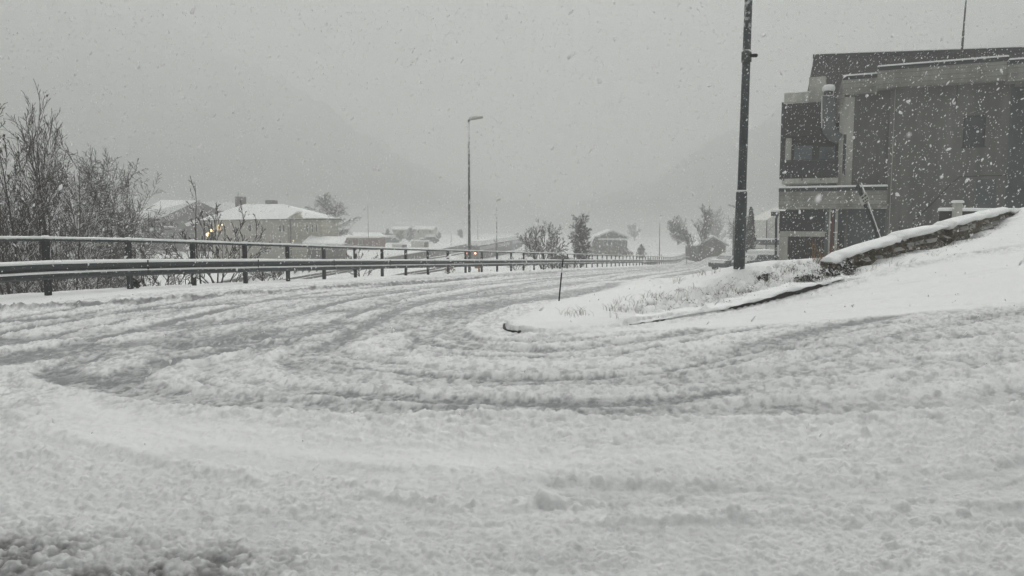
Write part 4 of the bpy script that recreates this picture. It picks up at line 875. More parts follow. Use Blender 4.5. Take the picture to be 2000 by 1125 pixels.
def gable_house(px0, px1, yeave, yridge, d, zg, label, wall, along=True, cat='house', wins=(), depth=7, name='house', group=None, hip=0.0):
    """ridge parallel to the picture (along) or pointing at the camera"""
    x0, x1 = P(px0, yeave, d).x, P(px1, yeave, d).x; ze = P(px0, yeave, d).z; xm = (x0+x1)/2; rt = empty(name, (xm, d, zg), label, cat, group)
    MB().box(x0+.3, x1-.3, d, d+depth, zg-.5, ze).build('wall', wall, rt)
    if along:
        zr = P(px0, yridge, d+depth/2).z; h_ = hip*(x1-x0); v = [(x0, d-.5, ze), (x1, d-.5, ze), (x1, d+depth+.5, ze), (x0, d+depth+.5, ze), (x0+h_, d+depth/2, zr), (x1-h_, d+depth/2, zr)]
        lo = [(a, b, c_-.25) for a, b, c_ in v]; n_ = 6
        MB().add(v+lo, [(0,1,5,4), (2,3,4,5), (1,2,5), (3,0,4), (6,10,11,7), (8,11,10,9), (7,11,8), (9,10,6), (0,6,7,1), (2,8,9,3), (1,7,8,2), (3,9,6,0)]).build('roof', m_snow, rt)
    else:
        zr = P(px0, yridge, d).z; MB().slab([(x0+.3, ze+.003), (x1-.3, ze+.003), (xm, zr-.15)], d+.01, d+depth).build('gable_wall', m_brick, rt)
        rf = MB().slab([(x0-.4, ze-.1), (xm, zr), (xm, zr+.25), (x0-.4, ze+.15)], d-.5, d+depth+.4); rf.slab([(x1+.4, ze-.1), (x1+.4, ze+.15), (xm, zr+.25), (xm, zr)], d-.5, d+depth+.4); rf.build('roof', m_snow, rt)
    window_parts(wins, d, rt); return rt
gable_house(668, 740, 462, 454, 128, -3.8, 'low red-brown building with flat snowy roof right of the cream house', m_redw, wins=[(680, 468, 688, 478), (700, 468, 708, 478)], depth=8, name='shed', cat='shed', hip=.12)
gable_house(808, 848, 447, 441, 195, -4.4, 'faint pale house in the mist behind the platform, the right one', m_conc2, wins=[(815, 450, 819, 455), (826, 450, 830, 455), (838, 450, 842, 455)], depth=9)
gable_house(764, 796, 447, 442, 205, -4.4, 'faint pale house in the mist behind the platform, the left one', m_conc2, wins=[(770, 449, 774, 454)], depth=9)
gable_house(1162, 1228, 464, 451, 165, -5.9, 'brown gabled house beyond the guard rail with white roof edges', m_brown, along=False, wins=[(1178, 467, 1196, 480), (1206, 469, 1222, 478)], depth=9)
d = 165; hb = MB().box(P(1168, 470, d).x, P(1228, 470, d).x, d-.35, d-.1, P(1190, 468.5, d).z, P(1190, 465.5, d).z); hb_o = hb.build('gable_snow_band', m_snow, [o for o in COL.objects if o.name.startswith('house') and o.type == 'EMPTY'][-1])
gable_house(1362, 1421, 480, 462, 128, -5.2, 'long grey barn behind the bare tree right of the road, snow on its roof edge', m_brown, along=False, depth=10, name='barn', cat='barn')
# white hut and low shelters on the platform
for px0, px1, y0, y1, d, lb, mt in [(766, 784, 478, 486, 128, 'small white hut with a dark end beside the platform', m_white), (803, 828, 472, 484, 140, 'low white shelter on the far part of the platform', m_white)]:
    a, b = P(px0, y1, d), P(px1, y0, d); rt = empty('hut', (a.x, d, a.z), lb, 'hut', None)
    MB().box(a.x, b.x, d, d+2.5, -4.2, b.z).build('wall', mt, rt); MB().box(b.x+.003, b.x+.6, d+.1, d+2.4, -4.2, b.z-.1).build('dark_end', m_brown, rt); MB().bbox(a.x-.2, b.x+.7, d-.2, d+2.7, b.z+.003, b.z+.25, b=.08).build('snow_cap', m_snow, rt)

# platform edge and railway
def edge_line(pts): return np.array(pts)
pe = smooth_line([(float(plat_x(np.array([y]))[0]), y) for y in (24, 40, 53, 74, 86, 99, 118, 137, 165, 195, 240)], 3)
mb = MB()
for x, y in pe: mb.v += [(x+.05, y, -5.2), (x+.25, y, -5.2), (x+.25, y, -3.62), (x-.35, y, -3.62)]
for i in range(len(pe)-1):
    for j in range(4): j2 = (j+1) % 4; mb.f.append((i*4+j, i*4+j2, (i+1)*4+j2, (i+1)*4+j))
mb.f += [(0, 1, 2, 3), tuple(len(mb.v)-4+j for j in range(4))]
tag(mb.build('platform_edge', material('platform_stone', (.10, .095, .085), .9, .4, 1.5)), 'dark stone edge of the railway platform', kind='structure')
mb = MB()
for x, y in pe: mb.v += [(x-1.6, y, -3.64), (x+.33, y, -3.615), (x+.33, y, -3.50), (x-1.6, y, -3.55)]
for i in range(len(pe)-1):
    for j in range(4): j2 = (j+1) % 4; mb.f.append((i*4+j, i*4+j2, (i+1)*4+j2, (i+1)*4+j))
mb.f += [(0, 1, 2, 3), tuple(len(mb.v)-4+j for j in range(4))]
tag(mb.build('platform_snow', m_snow), 'snow lying on the railway platform', kind='structure')
def rails(name, path, label):
    rt = empty(name, (path[0][0], path[0][1], Tz(*path[0])), label, 'railway track'); ln_ = smooth_line(path, 2.5)
    for s_ in (-.72, .72):
        mb = MB(); pts = []
        for i, p in enumerate(ln_):
            dd = ln_[min(i+1, len(ln_)-1)]-ln_[max(i-1, 0)]; dd /= np.linalg.norm(dd); x, y = p[0]+dd[1]*s_, p[1]-dd[0]*s_; pts.append((x, y, Tz(x, y)+.06))
        k = len(pts); mb = MB()
        for x, y, z in pts: mb.v += [(x-.07, y, z-.15), (x+.07, y, z-.15), (x+.07, y, z+.12), (x-.07, y, z+.12)]
        for i in range(k-1):
            for j in range(4): j2 = (j+1) % 4; mb.f.append((i*4+j, i*4+j2, (i+1)*4+j2, (i+1)*4+j))
        mb.f += [(0, 1, 2, 3), tuple(len(mb.v)-4+j for j in range(4))]; mb.build('rail', m_rail, rt)
px_ = lambda y, o: (float(plat_x(np.array([y]))[0])+o, y)
rails('railway_track', [px_(62, 3.2), px_(80, 3.2), px_(99, 2.4), px_(118, 2.2), px_(137, 2.2), px_(165, 2.2), px_(200, 2.2)], 'snowy railway track closest to the platform edge')
rails('railway_track', [px_(52, 13), px_(74, 12.6), px_(89, 12.4), px_(108, 9.4), px_(130, 6.2), px_(150, 6.9), px_(184, 9)], 'snowy railway track on which the train stands')

# train
def train():
    a = P(919, 500, 130); b = P(1011, 485, 184); dv = Vector((b.x-a.x, b.y-a.y, 0)); L_ = dv.length; ang = math.atan2(dv.y, dv.x); z0 = Tz(a.x, a.y)
    rt = empty('train', (a.x, a.y, z0), 'grey passenger train with red tail lights standing beyond the guard rail', 'train')
    fr0 = Frame((a.x, a.y, z0+.1), ang); ncar = 3; W = 1.3; H_ = 3.05
    sec = [(-W, .35), (-W*1.02, 1.4), (-W*.98, 2.35), (-W*.72, 2.85), (0, H_), (W*.72, 2.85), (W*.98, 2.35), (W*1.02, 1.4), (W, .35)]
    for k in range(ncar):
        u0, u1 = L_*k/ncar+.25, L_*(k+1)/ncar-.25; mb = MB(); st = [(u0, .80), (u0+.35, .95), (u0+1.2, 1), (u1-1.2, 1), (u1-.35, .97), (u1, .9)] if k in (0, ncar-1) else [(u0, 1), (u1, 1)]
        for u, s_ in st:
            for v, z in sec: mb.v.append(tuple(fr0.w(u, v*s_, .35+(z-.35)*s_)))
        q = len(sec)
        for i in range(len(st)-1):
            for j in range(q): j2 = (j+1) % q; mb.f.append((i*q+j, i*q+j2, (i+1)*q+j2, (i+1)*q+j))
        mb.f += [tuple(range(q)), tuple((len(st)-1)*q+j for j in range(q))]; cb = mb.build('carriage', m_trainb if k == 2 else m_train, rt)
        for s_ in (-1, 1):
            wv = sorted((s_*W*1.03, s_*W*1.0)); MB().box(u0+1.5, u1-1.5, wv[0], wv[1], 1.45, 2.1, fr0).build('window_band', m_glass, cb)
        MB().box(u0+2, u1-2, -.9, .9, .0, .34, fr0).build('underframe', m_frame, cb)
        MB().bbox(u0+1.0, u1-.6, -.95, .95, H_-.15, H_+.14, fr0, .1).build('snow_cap', m_snow, cb)
    MB().box(.15, .235, -.75, .75, 1.6, 2.3, fr0).build('end_window', m_glass, rt)
    gl = emissive('tail_lamp', (1, .35, .2), 9)
    for s_ in (-1, 1):
        c_ = fr0.w(.2, s_*.82, 1.05); MB().tube([c_-fr0.u*.08, c_+fr0.u*.05], .14, 8).build('tail_light', gl, rt)
train()

# ------------------------------------------------------------------ cars
def car(x, y, ang, label, sc=1.0, snowy=.16, z=None, tall=1.0, group=None):
    z = Tz(x, y) if z is None else z; fr = Frame((x, y, z), ang); rt = empty('parked_car', (x, y, z), label, 'car', group)
    H_ = 1.5*tall*sc; L2 = 2.1*sc; W = .86*sc
    prof = [(-L2, .38), (-L2-.02, .75), (-L2+.12, .95), (-1.25*sc, 1.0*tall), (-.75*sc, H_*.97), (.2, H_), (1.35*sc, H_*.96), (L2-.12, 1.02*tall), (L2, .85), (L2-.02, .38)]
    mb = MB(); n_ = len(prof)
    for v, s_ in ((-W, .93), (-W*.93, 1.0), (W*.93, 1.0), (W, .93)):
        for u, zz in prof: mb.v.append(tuple(fr.w(u*(.985 if s_ < 1 else 1), v*(.84 if zz > 1.2*tall*sc else 1), zz if zz < .9 else zz*(.985 if s_ < 1 else 1))))
    for k in range(3):
        for i in range(n_): j = (i+1) % n_; mb.f.append((k*n_+i, k*n_+j, (k+1)*n_+j, (k+1)*n_+i))
    mb.f += [tuple(range(n_)), tuple(reversed([3*n_+i for i in range(n_)]))]; mb.build('body', m_carbody, rt)
    for s_ in (-1, 1):
        w_ = MB(); vv = s_*W*.9; poly = [(-1.1*sc, 1.0*tall), (1.55*sc, 1.02*tall), (1.2*sc, H_*.92), (-.7*sc, H_*.92)]
        pts = [fr.w(u, s_*(W*(1.005) if zz < 1.1*tall else W*.87), zz) for u, zz in poly]; w_.poly3(pts, .012); w_.build('side_window', m_glass, rt)
    for u0, u1 in ((-1.28*sc, -.74*sc), (L2-.08, 1.38*sc)):
        s0 = 1 if u0 > 0 else -1
        pts = [fr.w(u0+s0*.02, -W*.85, 1.03*tall), fr.w(u0+s0*.02, W*.85, 1.03*tall), fr.w(u1+s0*.02, W*.76, H_*.95), fr.w(u1+s0*.02, -W*.76, H_*.95)]; MB().poly3(pts, .02).build('windscreen', m_glass, rt)
    for u in (-1.3*sc, 1.3*sc):
        for s_ in (-1, 1):
            c_ = fr.w(u, s_*W*.93, .33); wh = MB().tube([c_-fr.v*.1, c_+fr.v*.1], .33, 16).build('wheel', m_tyre, rt); MB().tube([c_+fr.v*s_*.09, c_+fr.v*s_*.115], .19, 10).build('rim', m_rim, wh)
    MB().bbox(-.7*sc, 1.3*sc, -W*.78, W*.78, H_+.003-.03, H_+snowy, fr, .07).build('snow_cap', m_snow, rt)
    MB().bbox(-L2+.1, -1.35*sc, -W*.85, W*.85, 1.0*tall-.08, 1.0*tall+snowy*.6, fr, .05).build('bonnet_snow', m_snow, rt)
    return rt
p = P(1424, 520, 65); car(p.x+.3, 65, R(32), 'dark parked estate car half hidden by the thick grey lamp post', tall=1.0, snowy=.07)
p = P(1481, 520, 62); car(p.x, 62, R(22), 'parked car with a thick snow-covered roof right of the lamp post', snowy=.3)
for px, d, lb in [(733, 150, 'snow-buried car far off, left one behind the platform'), (760, 158, 'snow-buried car far off, middle one behind the platform'), (838, 165, 'snow-buried car far off, right one behind the platform')]:
    p = P(px, 480, d); car(p.x, d, R(15), lb, snowy=.45, z=Tz(p.x, d))

# ------------------------------------------------------------------ trees
def grow(mbs, p, d, L_, r, lev, spec, rnd):
    ns = spec['seg'][lev]; pts = [p.copy()]; rad = [r]; d = d.copy(); kids = []
    last = lev == len(spec['kids'])
    for i in range(ns):
        wob = spec['wob']*(1+lev*.25)
        d = (d + Vector((rnd.gauss(0, wob), rnd.gauss(0, wob), rnd.gauss(0, wob*.6)+spec['up'][lev]))).normalized()
        p = p + d*(L_/ns); pts.append(p.copy()); t = (i+1)/ns; rad.append(max(spec['rmin'], r*(1-.82*t)))
        kids.append((p.copy(), d.copy(), t))
    mbs[0 if lev == 0 else 1].tube(pts, rad, spec['sides'][lev], cap=False)
    if last: spec['tips'].append(pts[-1]); return
    nk = spec['kids'][lev]; t0 = spec['bare'][lev]
    for k in range(nk):
        t = t0 + (1-t0)*((k+rnd.random())/nk); i = min(int(t*ns), ns-1); f = t*ns-i; q = pts[i].lerp(pts[i+1], f); dd = kids[i][1]
        th = rnd.uniform(0, 2*math.pi); a = R(rnd.uniform(*spec['ang'])); ax = dd.cross(Vector((math.cos(th), math.sin(th), .3))).normalized()
        nd = (dd*math.cos(a) + ax*math.sin(a)).normalized()
        ll = L_*spec['ratio'][lev]*(1-.45*t)*rnd.uniform(.7, 1.15) if lev else L_*spec['ratio'][0]*(1-.5*t)*rnd.uniform(.75, 1.15)
        grow(mbs, q, nd, ll, max(spec['rmin'], min(rad[i]*.65, r*.45)), lev+1, spec, rnd)
def tree(name, label, cat, px, d, ytop, seed, kids=(9, 6, 5), ratio=(.55, .5, .45), ang=(25, 55), up=(.03, .08, .05, .02), bare=(.25, .15, .1), stems=1, spread=.0, rmin=.006, r0=None, wob=.05, base=None, leaves=0, group=None, mats=None, lean=(0, 0), fan=0, wide=1.0):
    rnd = random.Random(seed); p = P(px, ytop, d); zb = Tz(p.x, d) if base is None else base; H_ = (p.z-zb)
    rt = empty(name, (p.x, d, zb), label, cat, group); r0 = r0 or H_*.012; lv = len(kids)+1
    spec = dict(seg=(7, 5, 3, 2, 2)[:lv], kids=kids, ratio=ratio, ang=ang, up=up, bare=bare, rmin=rmin, wob=wob, sides=(7, 5, 4, 3, 3), tips=[])
    mbs = [MB(), MB()]
    for s_ in range(stems):
        a = 2*math.pi*s_/max(1, stems)+rnd.random(); dr = Vector((math.cos(a)*spread+lean[0], math.sin(a)*spread*.6+lean[1], 1)).normalized(); k = 1 if s_ == 0 else rnd.uniform(.6, .95)
        if fan: t_ = -1+2*s_/max(1, stems-1); dr = Vector((t_*fan+rnd.gauss(0, .06), rnd.gauss(0, fan*.4), 1)).normalized(); k = 1-.25*abs(t_)*rnd.random()
        grow(mbs, Vector((p.x+math.cos(a)*.12*(stems > 1), d+math.sin(a)*.12*(stems > 1), zb-.1)), dr, H_*k*1.02, r0*(1 if stems == 1 else .8), 0, spec, rnd)
    zs = sorted(v[2] for m_ in mbs for v in m_.v); k = (p.z-zb)/(zs[int(len(zs)*.9995)]-zb)
    top_ = max((v for m_ in mbs for v in m_.v), key=lambda v: v[2]); sh = 0 if (fan or wide != 1) else -(top_[0]-p.x)*k*.9
    sq = lambda v: (p.x+(v[0]-p.x)*k*wide+sh*max(0, (v[2]-zb)*k/H_), d+(v[1]-d)*k*wide, zb+(v[2]-zb)*k)
    for m_ in mbs: m_.v = [sq(v) for v in m_.v]
    spec['tips'] = [Vector(sq(v)) for v in spec['tips']]
    tm, bm_ = mats or (m_bark, m_twig)
    mbs[0].build('trunk', tm, rt, smooth=True, fix=False); mbs[1].build('branches', bm_, rt, fix=False)
    if leaves:
        mb = MB()
        for _ in range(leaves):
            q = rnd.choice(spec['tips'])+Vector((rnd.gauss(0, .03), rnd.gauss(0, .03), -.04)); s_ = rnd.uniform(.012, .032); a = rnd.random()*6
            mb.add([q+Vector((0, 0, s_*1.4)), q+Vector((math.cos(a)*s_, math.sin(a)*s_, 0)), q+Vector((-math.cos(a)*s_, -math.sin(a)*s_, 0)), q+Vector((-math.sin(a)*s_, math.cos(a)*s_, -.2*s_)), q-Vector((0, 0, s_*1.5))], [(0,1,3), (0,3,2), (0,2,1), (4,3,1), (4,2,3), (4,1,2)])
        mb.build('dry_leaves', m_leaf, rt)
    return rt
tree('bare_tree', 'tall bare tree with upright stems, its tip the highest at the left edge', 'tree', 68, 18.6, 158, 11, kids=(11, 6, 4), ratio=(.5, .5, .5), ang=(18, 42), up=(.05, .10, .05, .02), stems=2, spread=.12, r0=.055, leaves=40, rmin=.0075)
tree('bare_tree', 'upright bare tree between the left edge and the tallest stems, many long straight twigs', 'tree', 34, 19.4, 178, 63, kids=(13, 6, 4), ratio=(.5, .5, .5), ang=(14, 34), up=(.05, .12, .08, .03), stems=3, spread=.14, r0=.045, leaves=20, rmin=.0075)
tree('bare_tree', 'upright bare tree right of the tallest stems, lower than them', 'tree', 96, 20.4, 212, 64, kids=(12, 6, 4), ratio=(.5, .5, .5), ang=(14, 36), up=(.05, .12, .08, .03), stems=3, spread=.16, r0=.045, leaves=20, rmin=.0078)
tree('bare_tree', 'bare tree cut off by the left edge of the photo', 'tree', 5, 17.6, 195, 12, kids=(10, 6, 4), ratio=(.5, .5, .5), ang=(18, 45), up=(.05, .1, .05, .02), stems=3, spread=.16, r0=.06, leaves=30, rmin=.0075)
tree('bare_tree', 'slender bare sapling between the tallest tree and the broad bushy tree', 'tree', 118, 19.5, 255, 13, kids=(8, 6, 4), ratio=(.5, .5, .5), ang=(20, 45), up=(.04, .08, .05, .02), stems=3, spread=.35, r0=.045, leaves=30, rmin=.0075)
tree('bushy_tree', 'broad bushy bare tree with a dense rounded snow-flecked crown', 'tree', 186, 30, 285, 14, kids=(15, 12, 8), ratio=(.6, .55, .5), ang=(22, 60), up=(.02, .03, .0, .0), bare=(.25, .1, .05), stems=3, spread=.2, r0=.09, rmin=.0115, wide=.85)
tree('bushy_tree', 'dense low bare tree behind the leftmost stems', 'tree', 60, 27, 370, 15, kids=(12, 10, 7), ratio=(.6, .55, .5), ang=(25, 65), up=(.02, .03, .02, .0), bare=(.25, .1, .05), stems=3, spread=.5, r0=.07, rmin=.010)
tree('bushy_tree', 'bare shrubby tree in front of the broad bushy crown', 'tree', 148, 22, 345, 16, kids=(9, 7, 5), ratio=(.55, .5, .45), ang=(22, 55), stems=4, spread=.25, r0=.05, leaves=60, rmin=.008)
tree('bushy_tree', 'bare bushy tree in the middle of the left thicket, dense with snow-flecked twigs', 'tree', 112, 25, 318, 61, kids=(13, 11, 8), ratio=(.6, .55, .5), ang=(22, 60), up=(.02, .03, .0, .0), bare=(.2, .1, .05), stems=3, spread=.35, r0=.07, rmin=.011)
tree('bushy_tree', 'bare bushy tree forming the right end of the left thicket', 'tree', 205, 32, 350, 62, kids=(14, 11, 8), ratio=(.6, .55, .5), ang=(22, 60), up=(.02, .03, .0, .0), bare=(.2, .1, .05), stems=3, spread=.15, r0=.08, rmin=.012, wide=.7)
tree('bare_shrub', 'wide fan-shaped bare shrub in front of the cream house', 'shrub', 425, 24.5, 392, 17, kids=(7, 4, 3), ratio=(.42, .5, .5), ang=(18, 42), up=(.0, .05, .03, .01), stems=9, fan=.85, r0=.045, rmin=.012, wob=.06)
tree('bare_shrub', 'single slender bare sapling rising above the fan-shaped shrub', 'shrub', 388, 24, 345, 27, kids=(8, 4), ratio=(.22, .5), ang=(25, 50), up=(.05, .08, .04), stems=1, r0=.035, rmin=.011, wob=.05)
tree('bare_shrub', 'low bare shrub behind the guard rail left of the fan-shaped shrub', 'shrub', 286, 21, 472, 18, kids=(6, 4, 3), ratio=(.5, .5, .5), ang=(20, 50), stems=6, fan=.9, r0=.03, rmin=.010)
tree('bare_shrub', 'small thin shrub behind the guard rail below the red-brown building', 'shrub', 706, 33, 478, 19, kids=(5, 4), ratio=(.5, .5), ang=(25, 60), stems=5, fan=.8, r0=.035, rmin=.013)
tree('bare_tree', 'rounded grey bare tree behind the right end of the cream house', 'tree', 615, 108, 376, 20, kids=(16, 11, 7), ratio=(.6, .6, .55), ang=(22, 60), bare=(.2, .1, .05), stems=2, spread=.3, r0=.16, rmin=.04, wide=1.5, up=(.0, .03, .02, 0))
tree('bare_bush', 'rounded bare bush left of the narrow dense tree beyond the guard rail', 'bush', 1060, 58, 428, 21, kids=(9, 7, 4), ratio=(.5, .55, .5), ang=(18, 50), stems=9, fan=.65, r0=.06, rmin=.017, up=(.02, .05, .03, 0))
tree('dense_tree', 'narrow dense brown tree beyond the guard rail left of the gabled house', 'tree', 1136, 72, 418, 22, kids=(24, 12, 7), ratio=(.42, .55, .5), ang=(22, 50), bare=(.04, .05, .05), stems=3, spread=.1, r0=.1, rmin=.026, up=(.05, .06, .02, .0))
tree('bare_tree', 'forked bare tree in front of the grey barn', 'tree', 1371, 112, 398, 23, kids=(12, 10, 6), ratio=(.55, .6, .55), ang=(20, 55), stems=2, spread=.4, r0=.14, rmin=.04)
for i, (px, d, yt, lb) in enumerate([(755, 175, 446, 'misty bare tree behind the platform, leftmost of the five'), (782, 180, 449, 'misty bare tree behind the platform, second from the left'), (800, 178, 444, 'misty bare tree between the two faint pale houses'), (856, 185, 452, 'misty bare tree right of the faint pale houses'), (900, 215, 446, 'misty bare tree above the near end of the train'),
        (1325, 230, 420, 'misty bare tree on the far slope left of the forked tree'), (1405, 200, 402, 'misty bare tree on the far slope right of the forked tree'), (1450, 150, 395, 'misty bare tree behind the thick grey lamp post'), (1240, 260, 435, 'misty bare tree on the far slope beyond the gabled house'), (650, 150, 440, 'misty bare tree above the annex roof')]):
    tree('misty_tree', lb, 'tree', px, d, yt, 40+i, kids=(13, 9, 6), ratio=(.6, .6, .55), ang=(25, 60), stems=2, spread=.2, r0=.2, rmin=.06, bare=(.1, .1, .05), group='bare trees fading in the mist')
def leafball(name, label, cat, px0, px1, ytop, d, n_, mat, seed, cone=.6, size=.09, base=None, group=None):
    rnd = random.Random(seed); a, b = P(px0, ytop, d), P(px1, ytop, d); cx = (a.x+b.x)/2; rx_ = (b.x-a.x)/2; zb = Tz(cx, d) if base is None else base; H_ = a.z-zb
    rt = empty(name, (cx, d, zb), label, cat, group); MB().tube([(cx, d, zb-.2), (cx, d, zb+H_*.8)], [rx_*.12, rx_*.03], 6).build('trunk', m_bark, rt)
    Vv = np.zeros((n_*3, 3)); k = 0
    for i in range(n_):
        t = rnd.random()**.8; th = rnd.random()*2*math.pi; rr = rx_*(1-t**(2.2+cone*1.5))*(.72+.3*math.sin(5*th+t*9)+.2*rnd.random())*math.sqrt(rnd.uniform(.25, 1)); c_ = Vector((cx+rr*math.cos(th), d+rr*math.sin(th), zb+.05+H_*t))
        for j in range(3): Vv[i*3+j] = c_+Vector((rnd.gauss(0, size), rnd.gauss(0, size), rnd.gauss(0, size*1.2)))
    link('crown', fast_mesh('crown', Vv, np.arange(n_*3).reshape(-1, 3)), mat, rt); return rt
leafball('cypress', 'dark green columnar cypress right of the thick grey lamp post', 'tree', 1456, 1478, 408, 66, 5200, m_green, 3, size=.07)
leafball('round_bush', 'rounded brown bush at the left side of the gabled house', 'bush', 1153, 1172, 464, 150, 900, m_shrub, 4, size=.12)
leafball('round_bush', 'brown hedge-like bush below the gabled house', 'bush', 1170, 1236, 482, 150, 2200, m_shrub, 5, size=.14)
leafball('round_bush', 'small snow-dusted conical bush right of the gabled house', 'bush', 1243, 1262, 479, 140, 900, m_shrub, 6, size=.1)
m_frost = material('frosted_leaves', (.035, .03, .018), .9, .5, 30, snow=.95, snow_at=.35, speck=.4)
m_oshrub = material('tan_leaves', (.32, .24, .17), .9, .3, 9, snow=.8)
leafball('tan_shrub', 'low shrub with pale tan leaves under the guard rail beam', 'shrub', 864, 892, 520, 42.5, 260, m_oshrub, 8, size=.035)
leafball('dark_tuft', 'small dark evergreen tuft at the foot of a guard rail post', 'plant', 250, 272, 552, 18.3, 350, m_green, 9, size=.03)
leafball('round_bush', 'low brown brush beyond the guard rail left of the narrow dense tree', 'bush', 1062, 1130, 500, 62, 1500, m_shrub, 10, size=.06)
leafball('round_bush', 'low brush just beyond the far stretch of the guard rail', 'bush', 1252, 1285, 508, 112, 700, m_shrub, 12, size=.09)
for px0, px1, yt, d, n_, sd, lb in [(1556, 1600, 548, 13.35, 900, 31, 'dark snow-dusted shrub at the foot of the bank, the larger one above the kerb'), (1598, 1640, 530, 13.8, 900, 32, 'dark snow-dusted shrub touching the left end of the stone wall'), (1478, 1512, 545, 13.6, 350, 33, 'small dark tuft on the snowy bank right of the thick grey lamp post'), (1640, 1672, 512, 14.35, 500, 34, 'dark shrub under the lower end of the stone wall')]:
    q_ = P((px0+px1)/2, yt, d); leafball('low_shrub', lb, 'shrub', px0, px1, yt, d, n_, m_frost, sd, cone=.1, size=.022, base=Hz(q_.x, d)-.03)
def undergrowth():
    rnd = random.Random(77); tris = []
    def clump(gx, gy, w_, h_, n_, sz):
        for _ in range(n_):
            x, y = gx+rnd.gauss(0, w_*.5), gy+rnd.gauss(0, w_*.35); z = Hz(x, y)+rnd.uniform(-.02, h_)
            a = rnd.uniform(0, 6.28); l = sz*rnd.uniform(.6, 1.8); u = Vector((math.cos(a)*l, math.sin(a)*l, rnd.uniform(-.4, .9)*l)); q = Vector((rnd.gauss(0, sz*.3), rnd.gauss(0, sz*.3), rnd.gauss(0, sz*.3)))
            c = Vector((x, y, z)); tris.extend([c-u, c+u, c+q])
    for _ in range(150):
        px = rnd.uniform(1250, 1650); lo = np.interp(px, [1180, 1400, 1500, 1650], [632, 606, 586, 540]); hi = np.interp(px, [1180, 1400, 1500, 1650], [606, 560, 530, 512]); py = rnd.uniform(hi, lo)
        g_ = G(px, py); k = .5+1.3*((px-1250)/400)**2; clump(g_[0], g_[1], .10*k+.03, .035*k, int(16+34*k), .016)
    for _ in range(60):
        px = rnd.uniform(1660, 1985); py = np.interp(px, [1645, 1712, 1760, 1850, 1915, 1985], [531, 512, 494, 474, 450, 416])+rnd.uniform(-2, 14); g_ = G(px, py); clump(g_[0], g_[1], .12, .10, 30, .014)
    Vv = np.array([v[:] for v in tris]); tag(link('undergrowth', fast_mesh('undergrowth', Vv, np.arange(len(Vv)).reshape(-1, 3)), m_frost), 'low snow-laden plants poking through the bank and below the stone wall', 'undergrowth', kind='stuff')
undergrowth()
# embankment brush
for i, (px, d, yt, lb) in enumerate([(60, 17.5, 520, 'tangled twigs low behind the leftmost guard rail posts'), (175, 19.5, 500, 'tangled twigs low behind the second guard rail post'), (330, 22, 500, 'tangled twigs low behind the third guard rail post'), (520, 26, 505, 'tangled twigs low behind the fifth guard rail post'), (1010, 52, 500, 'tangled twigs beyond the guard rail left of the rounded bare bush')]):
    tree('brush', lb, 'shrub', px, d, yt, 70+i, kids=(5, 4), ratio=(.5, .5), ang=(25, 65), stems=8, fan=1.4, r0=.022, rmin=.010, group='brush behind the guard rail')
# orange wooden stand
p = P(934, 522, 43.2); rt = empty('wooden_stand', (p.x, p.y, Tz(p.x, p.y)), 'small orange wooden stand under the guard rail right of the slim street lamp', 'stand')
zb = Tz(p.x, p.y); MB().bbox(p.x-.2, p.x+.2, p.y-.1, p.y+.1, p.z-.06, p.z+.05, b=.01).build('crossbar', m_orange, rt); MB().bbox(p.x+.0, p.x+.11, p.y-.05, p.y+.05, zb-.3, p.z-.063, b=.01).build('post', m_orange, rt)

# grass and twigs poking through the snow
def blades():
    rnd = random.Random(5); mb = MB(); spots = []
    for px, py, n_, s_ in [(1102,628,10,.9),(1110,632,8,.9),(1135,628,14,1.1),(1140,630,8,.8),(1190,618,10,1),(1205,612,8,1),(1245,605,10,1),(1320,560,10,1.2),(1370,545,10,1.2),(1395,542,8,1.2),(1530,540,8,1.4),(1545,535,6,1.6),(1600,515,14,2.2),(1610,505,12,2.4),(1590,512,10,2.2),(1640,512,10,1.6),(1560,560,10,1),(1500,560,10,1),(1430,575,10,1),(1780,512,6,1),(1860,478,12,1),(1910,462,10,.8),(1830,478,10,1),(1700,528,8,1),(1750,520,8,1),(1820,500,6,1),(1890,470,8,1),(1940,445,6,1),(1730,505,8,1)]: spots.append((px, py, n_, s_))
    for _ in range(60): spots.append((rnd.uniform(1200, 1640), 0, 5, 1))
    for px, py, n_, s_ in spots:
        if py == 0: py = np.interp(px, [1180, 1400, 1500, 1640], [620, 580, 560, 530])+rnd.uniform(-18, 18)
        gx, gy = G(px, py)
        for _ in range(n_):
            x, y = gx+rnd.gauss(0, .06), gy+rnd.gauss(0, .06); z = Hz(x, y); h_ = rnd.uniform(.05, .13)*s_; dx, dy = rnd.gauss(0, .5)*h_, rnd.gauss(0, .3)*h_
            r_ = .0025*min(s_, 1.5)
            mb.tube([(x, y, z-.03), (x+dx*.4, y+dy*.4, z+h_*.6), (x+dx*1.3, y+dy, z+h_)], [r_, r_*.8, r_*.4], 3, cap=False)
    tag(mb.build('dry_grass', m_grass, fix=False), 'dry grass blades poking through the snow on the bank', 'grass', kind='stuff')
blades()
# reeds / orange weeds at the bank crest
tree('dry_weeds', 'orange-brown dry weeds at the left end of the stone wall', 'plant', 1605, 15.2, 462, 90, kids=(4, 3), ratio=(.35, .5), ang=(20, 45), stems=7, fan=.6, r0=.006, rmin=.0025, mats=(m_orange, m_grass))
tree('dry_weeds', 'dark dry weeds behind the middle of the stone wall', 'plant', 1775, 17.0, 420, 91, kids=(4, 3), ratio=(.4, .5), ang=(20, 50), stems=5, fan=.5, r0=.008, rmin=.003)

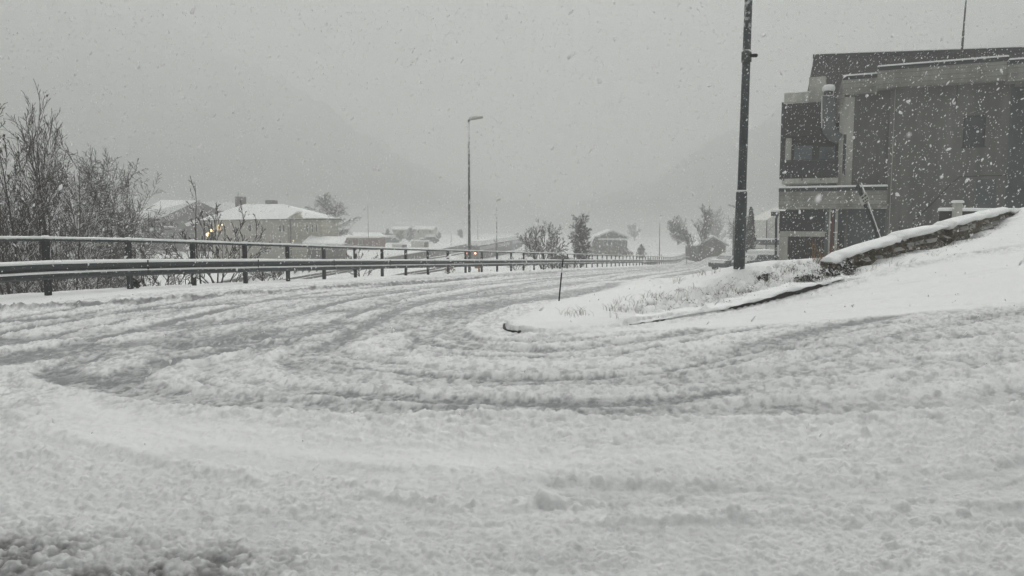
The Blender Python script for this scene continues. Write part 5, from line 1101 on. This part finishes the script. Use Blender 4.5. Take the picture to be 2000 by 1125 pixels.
# ------------------------------------------------------------------ falling snow
def flakes(n_=95000):
    g_ = np.random.default_rng(3); y = 42*g_.random(n_)**(1/2.3)+.55; x = (g_.random(n_)*2-1)*(y*.86+1.2); z = -4 + g_.random(n_)*(y*.46+5.6)
    x[:26] = g_.uniform(-.7, .75, 26); y[:26] = g_.uniform(.6, 1.7, 26); x[:26] *= y[:26]; z[:26] = 1.5+y[:26]*g_.uniform(-.05, .32, 26); keep = (z > T(x, y)+.12) & ((np.abs(z-1.5) < y*.55+1.0)); x, y, z = x[keep], y[keep], z[keep]; k = len(x)
    r = np.clip(np.exp(g_.normal(math.log(.0064), .45, k)), .003, .0135); r *= np.where(y < 3.5, .5, 1)*np.where(y < 1.8, .7, 1)*(1+ss(10, 40, y)*.9)
    import bmesh
    bm = bmesh.new(); bmesh.ops.create_icosphere(bm, subdivisions=1, radius=1.0); base = np.array([v.co[:] for v in bm.verts]); F = np.array([[v.index for v in f.verts] for f in bm.faces]); bm.free()
    Vf = base[None]*r[:, None, None]*g_.uniform(.55, 1.4, (k, 12, 1)); Vf[:, :, 2] *= g_.uniform(.8, 2.2, (k, 1)); Vf[:, :, 0] += Vf[:, :, 2]*g_.normal(.25, .35, (k, 1)); Vf += np.column_stack([x, y, z])[:, None]
    F = (F[None]+np.arange(k)[:, None, None]*12).reshape(-1, 3)
    mf = bpy.data.materials.new('snowflake'); t, b = nodes(mf); b.inputs['Base Color'].default_value = (.9, .9, .9, 1); b.inputs['Roughness'].default_value = .6
    b.inputs['Specular IOR Level'].default_value = .1
    tl = t.nodes.new('ShaderNodeBsdfTranslucent'); tl.inputs['Color'].default_value = (.95, .95, .95, 1); ms = t.nodes.new('ShaderNodeMixShader'); ms.inputs[0].default_value = .55
    t.links.new(b.outputs[0], ms.inputs[1]); t.links.new(tl.outputs[0], ms.inputs[2]); t.links.new(ms.outputs[0], [n_ for n_ in t.nodes if n_.type == 'OUTPUT_MATERIAL'][0].inputs[0])
    tag(link('falling_snow', fast_mesh('falling_snow', Vf.reshape(-1, 3), F, True), mf), 'snowflakes falling through the air', 'snowflakes', kind='stuff')
flakes()

# ------------------------------------------------------------------ haze of the snowfall
HZ = MB().box(-720, 720, -60, 735, -12, 222).build('haze', None)
mh = bpy.data.materials.new('snow_haze'); mh.use_nodes = True; t = mh.node_tree; t.nodes.clear()
pv = t.nodes.new('ShaderNodeVolumePrincipled'); o_ = t.nodes.new('ShaderNodeOutputMaterial'); t.links.new(pv.outputs[0], o_.inputs['Volume'])
pv.inputs['Color'].default_value = (.705, .715, .70, 1); pv.inputs['Density'].default_value = .0048; pv.inputs['Anisotropy'].default_value = .0
HZ.data.materials.append(mh); tag(HZ, 'pale haze of falling snow filling the valley', 'haze', kind='stuff')
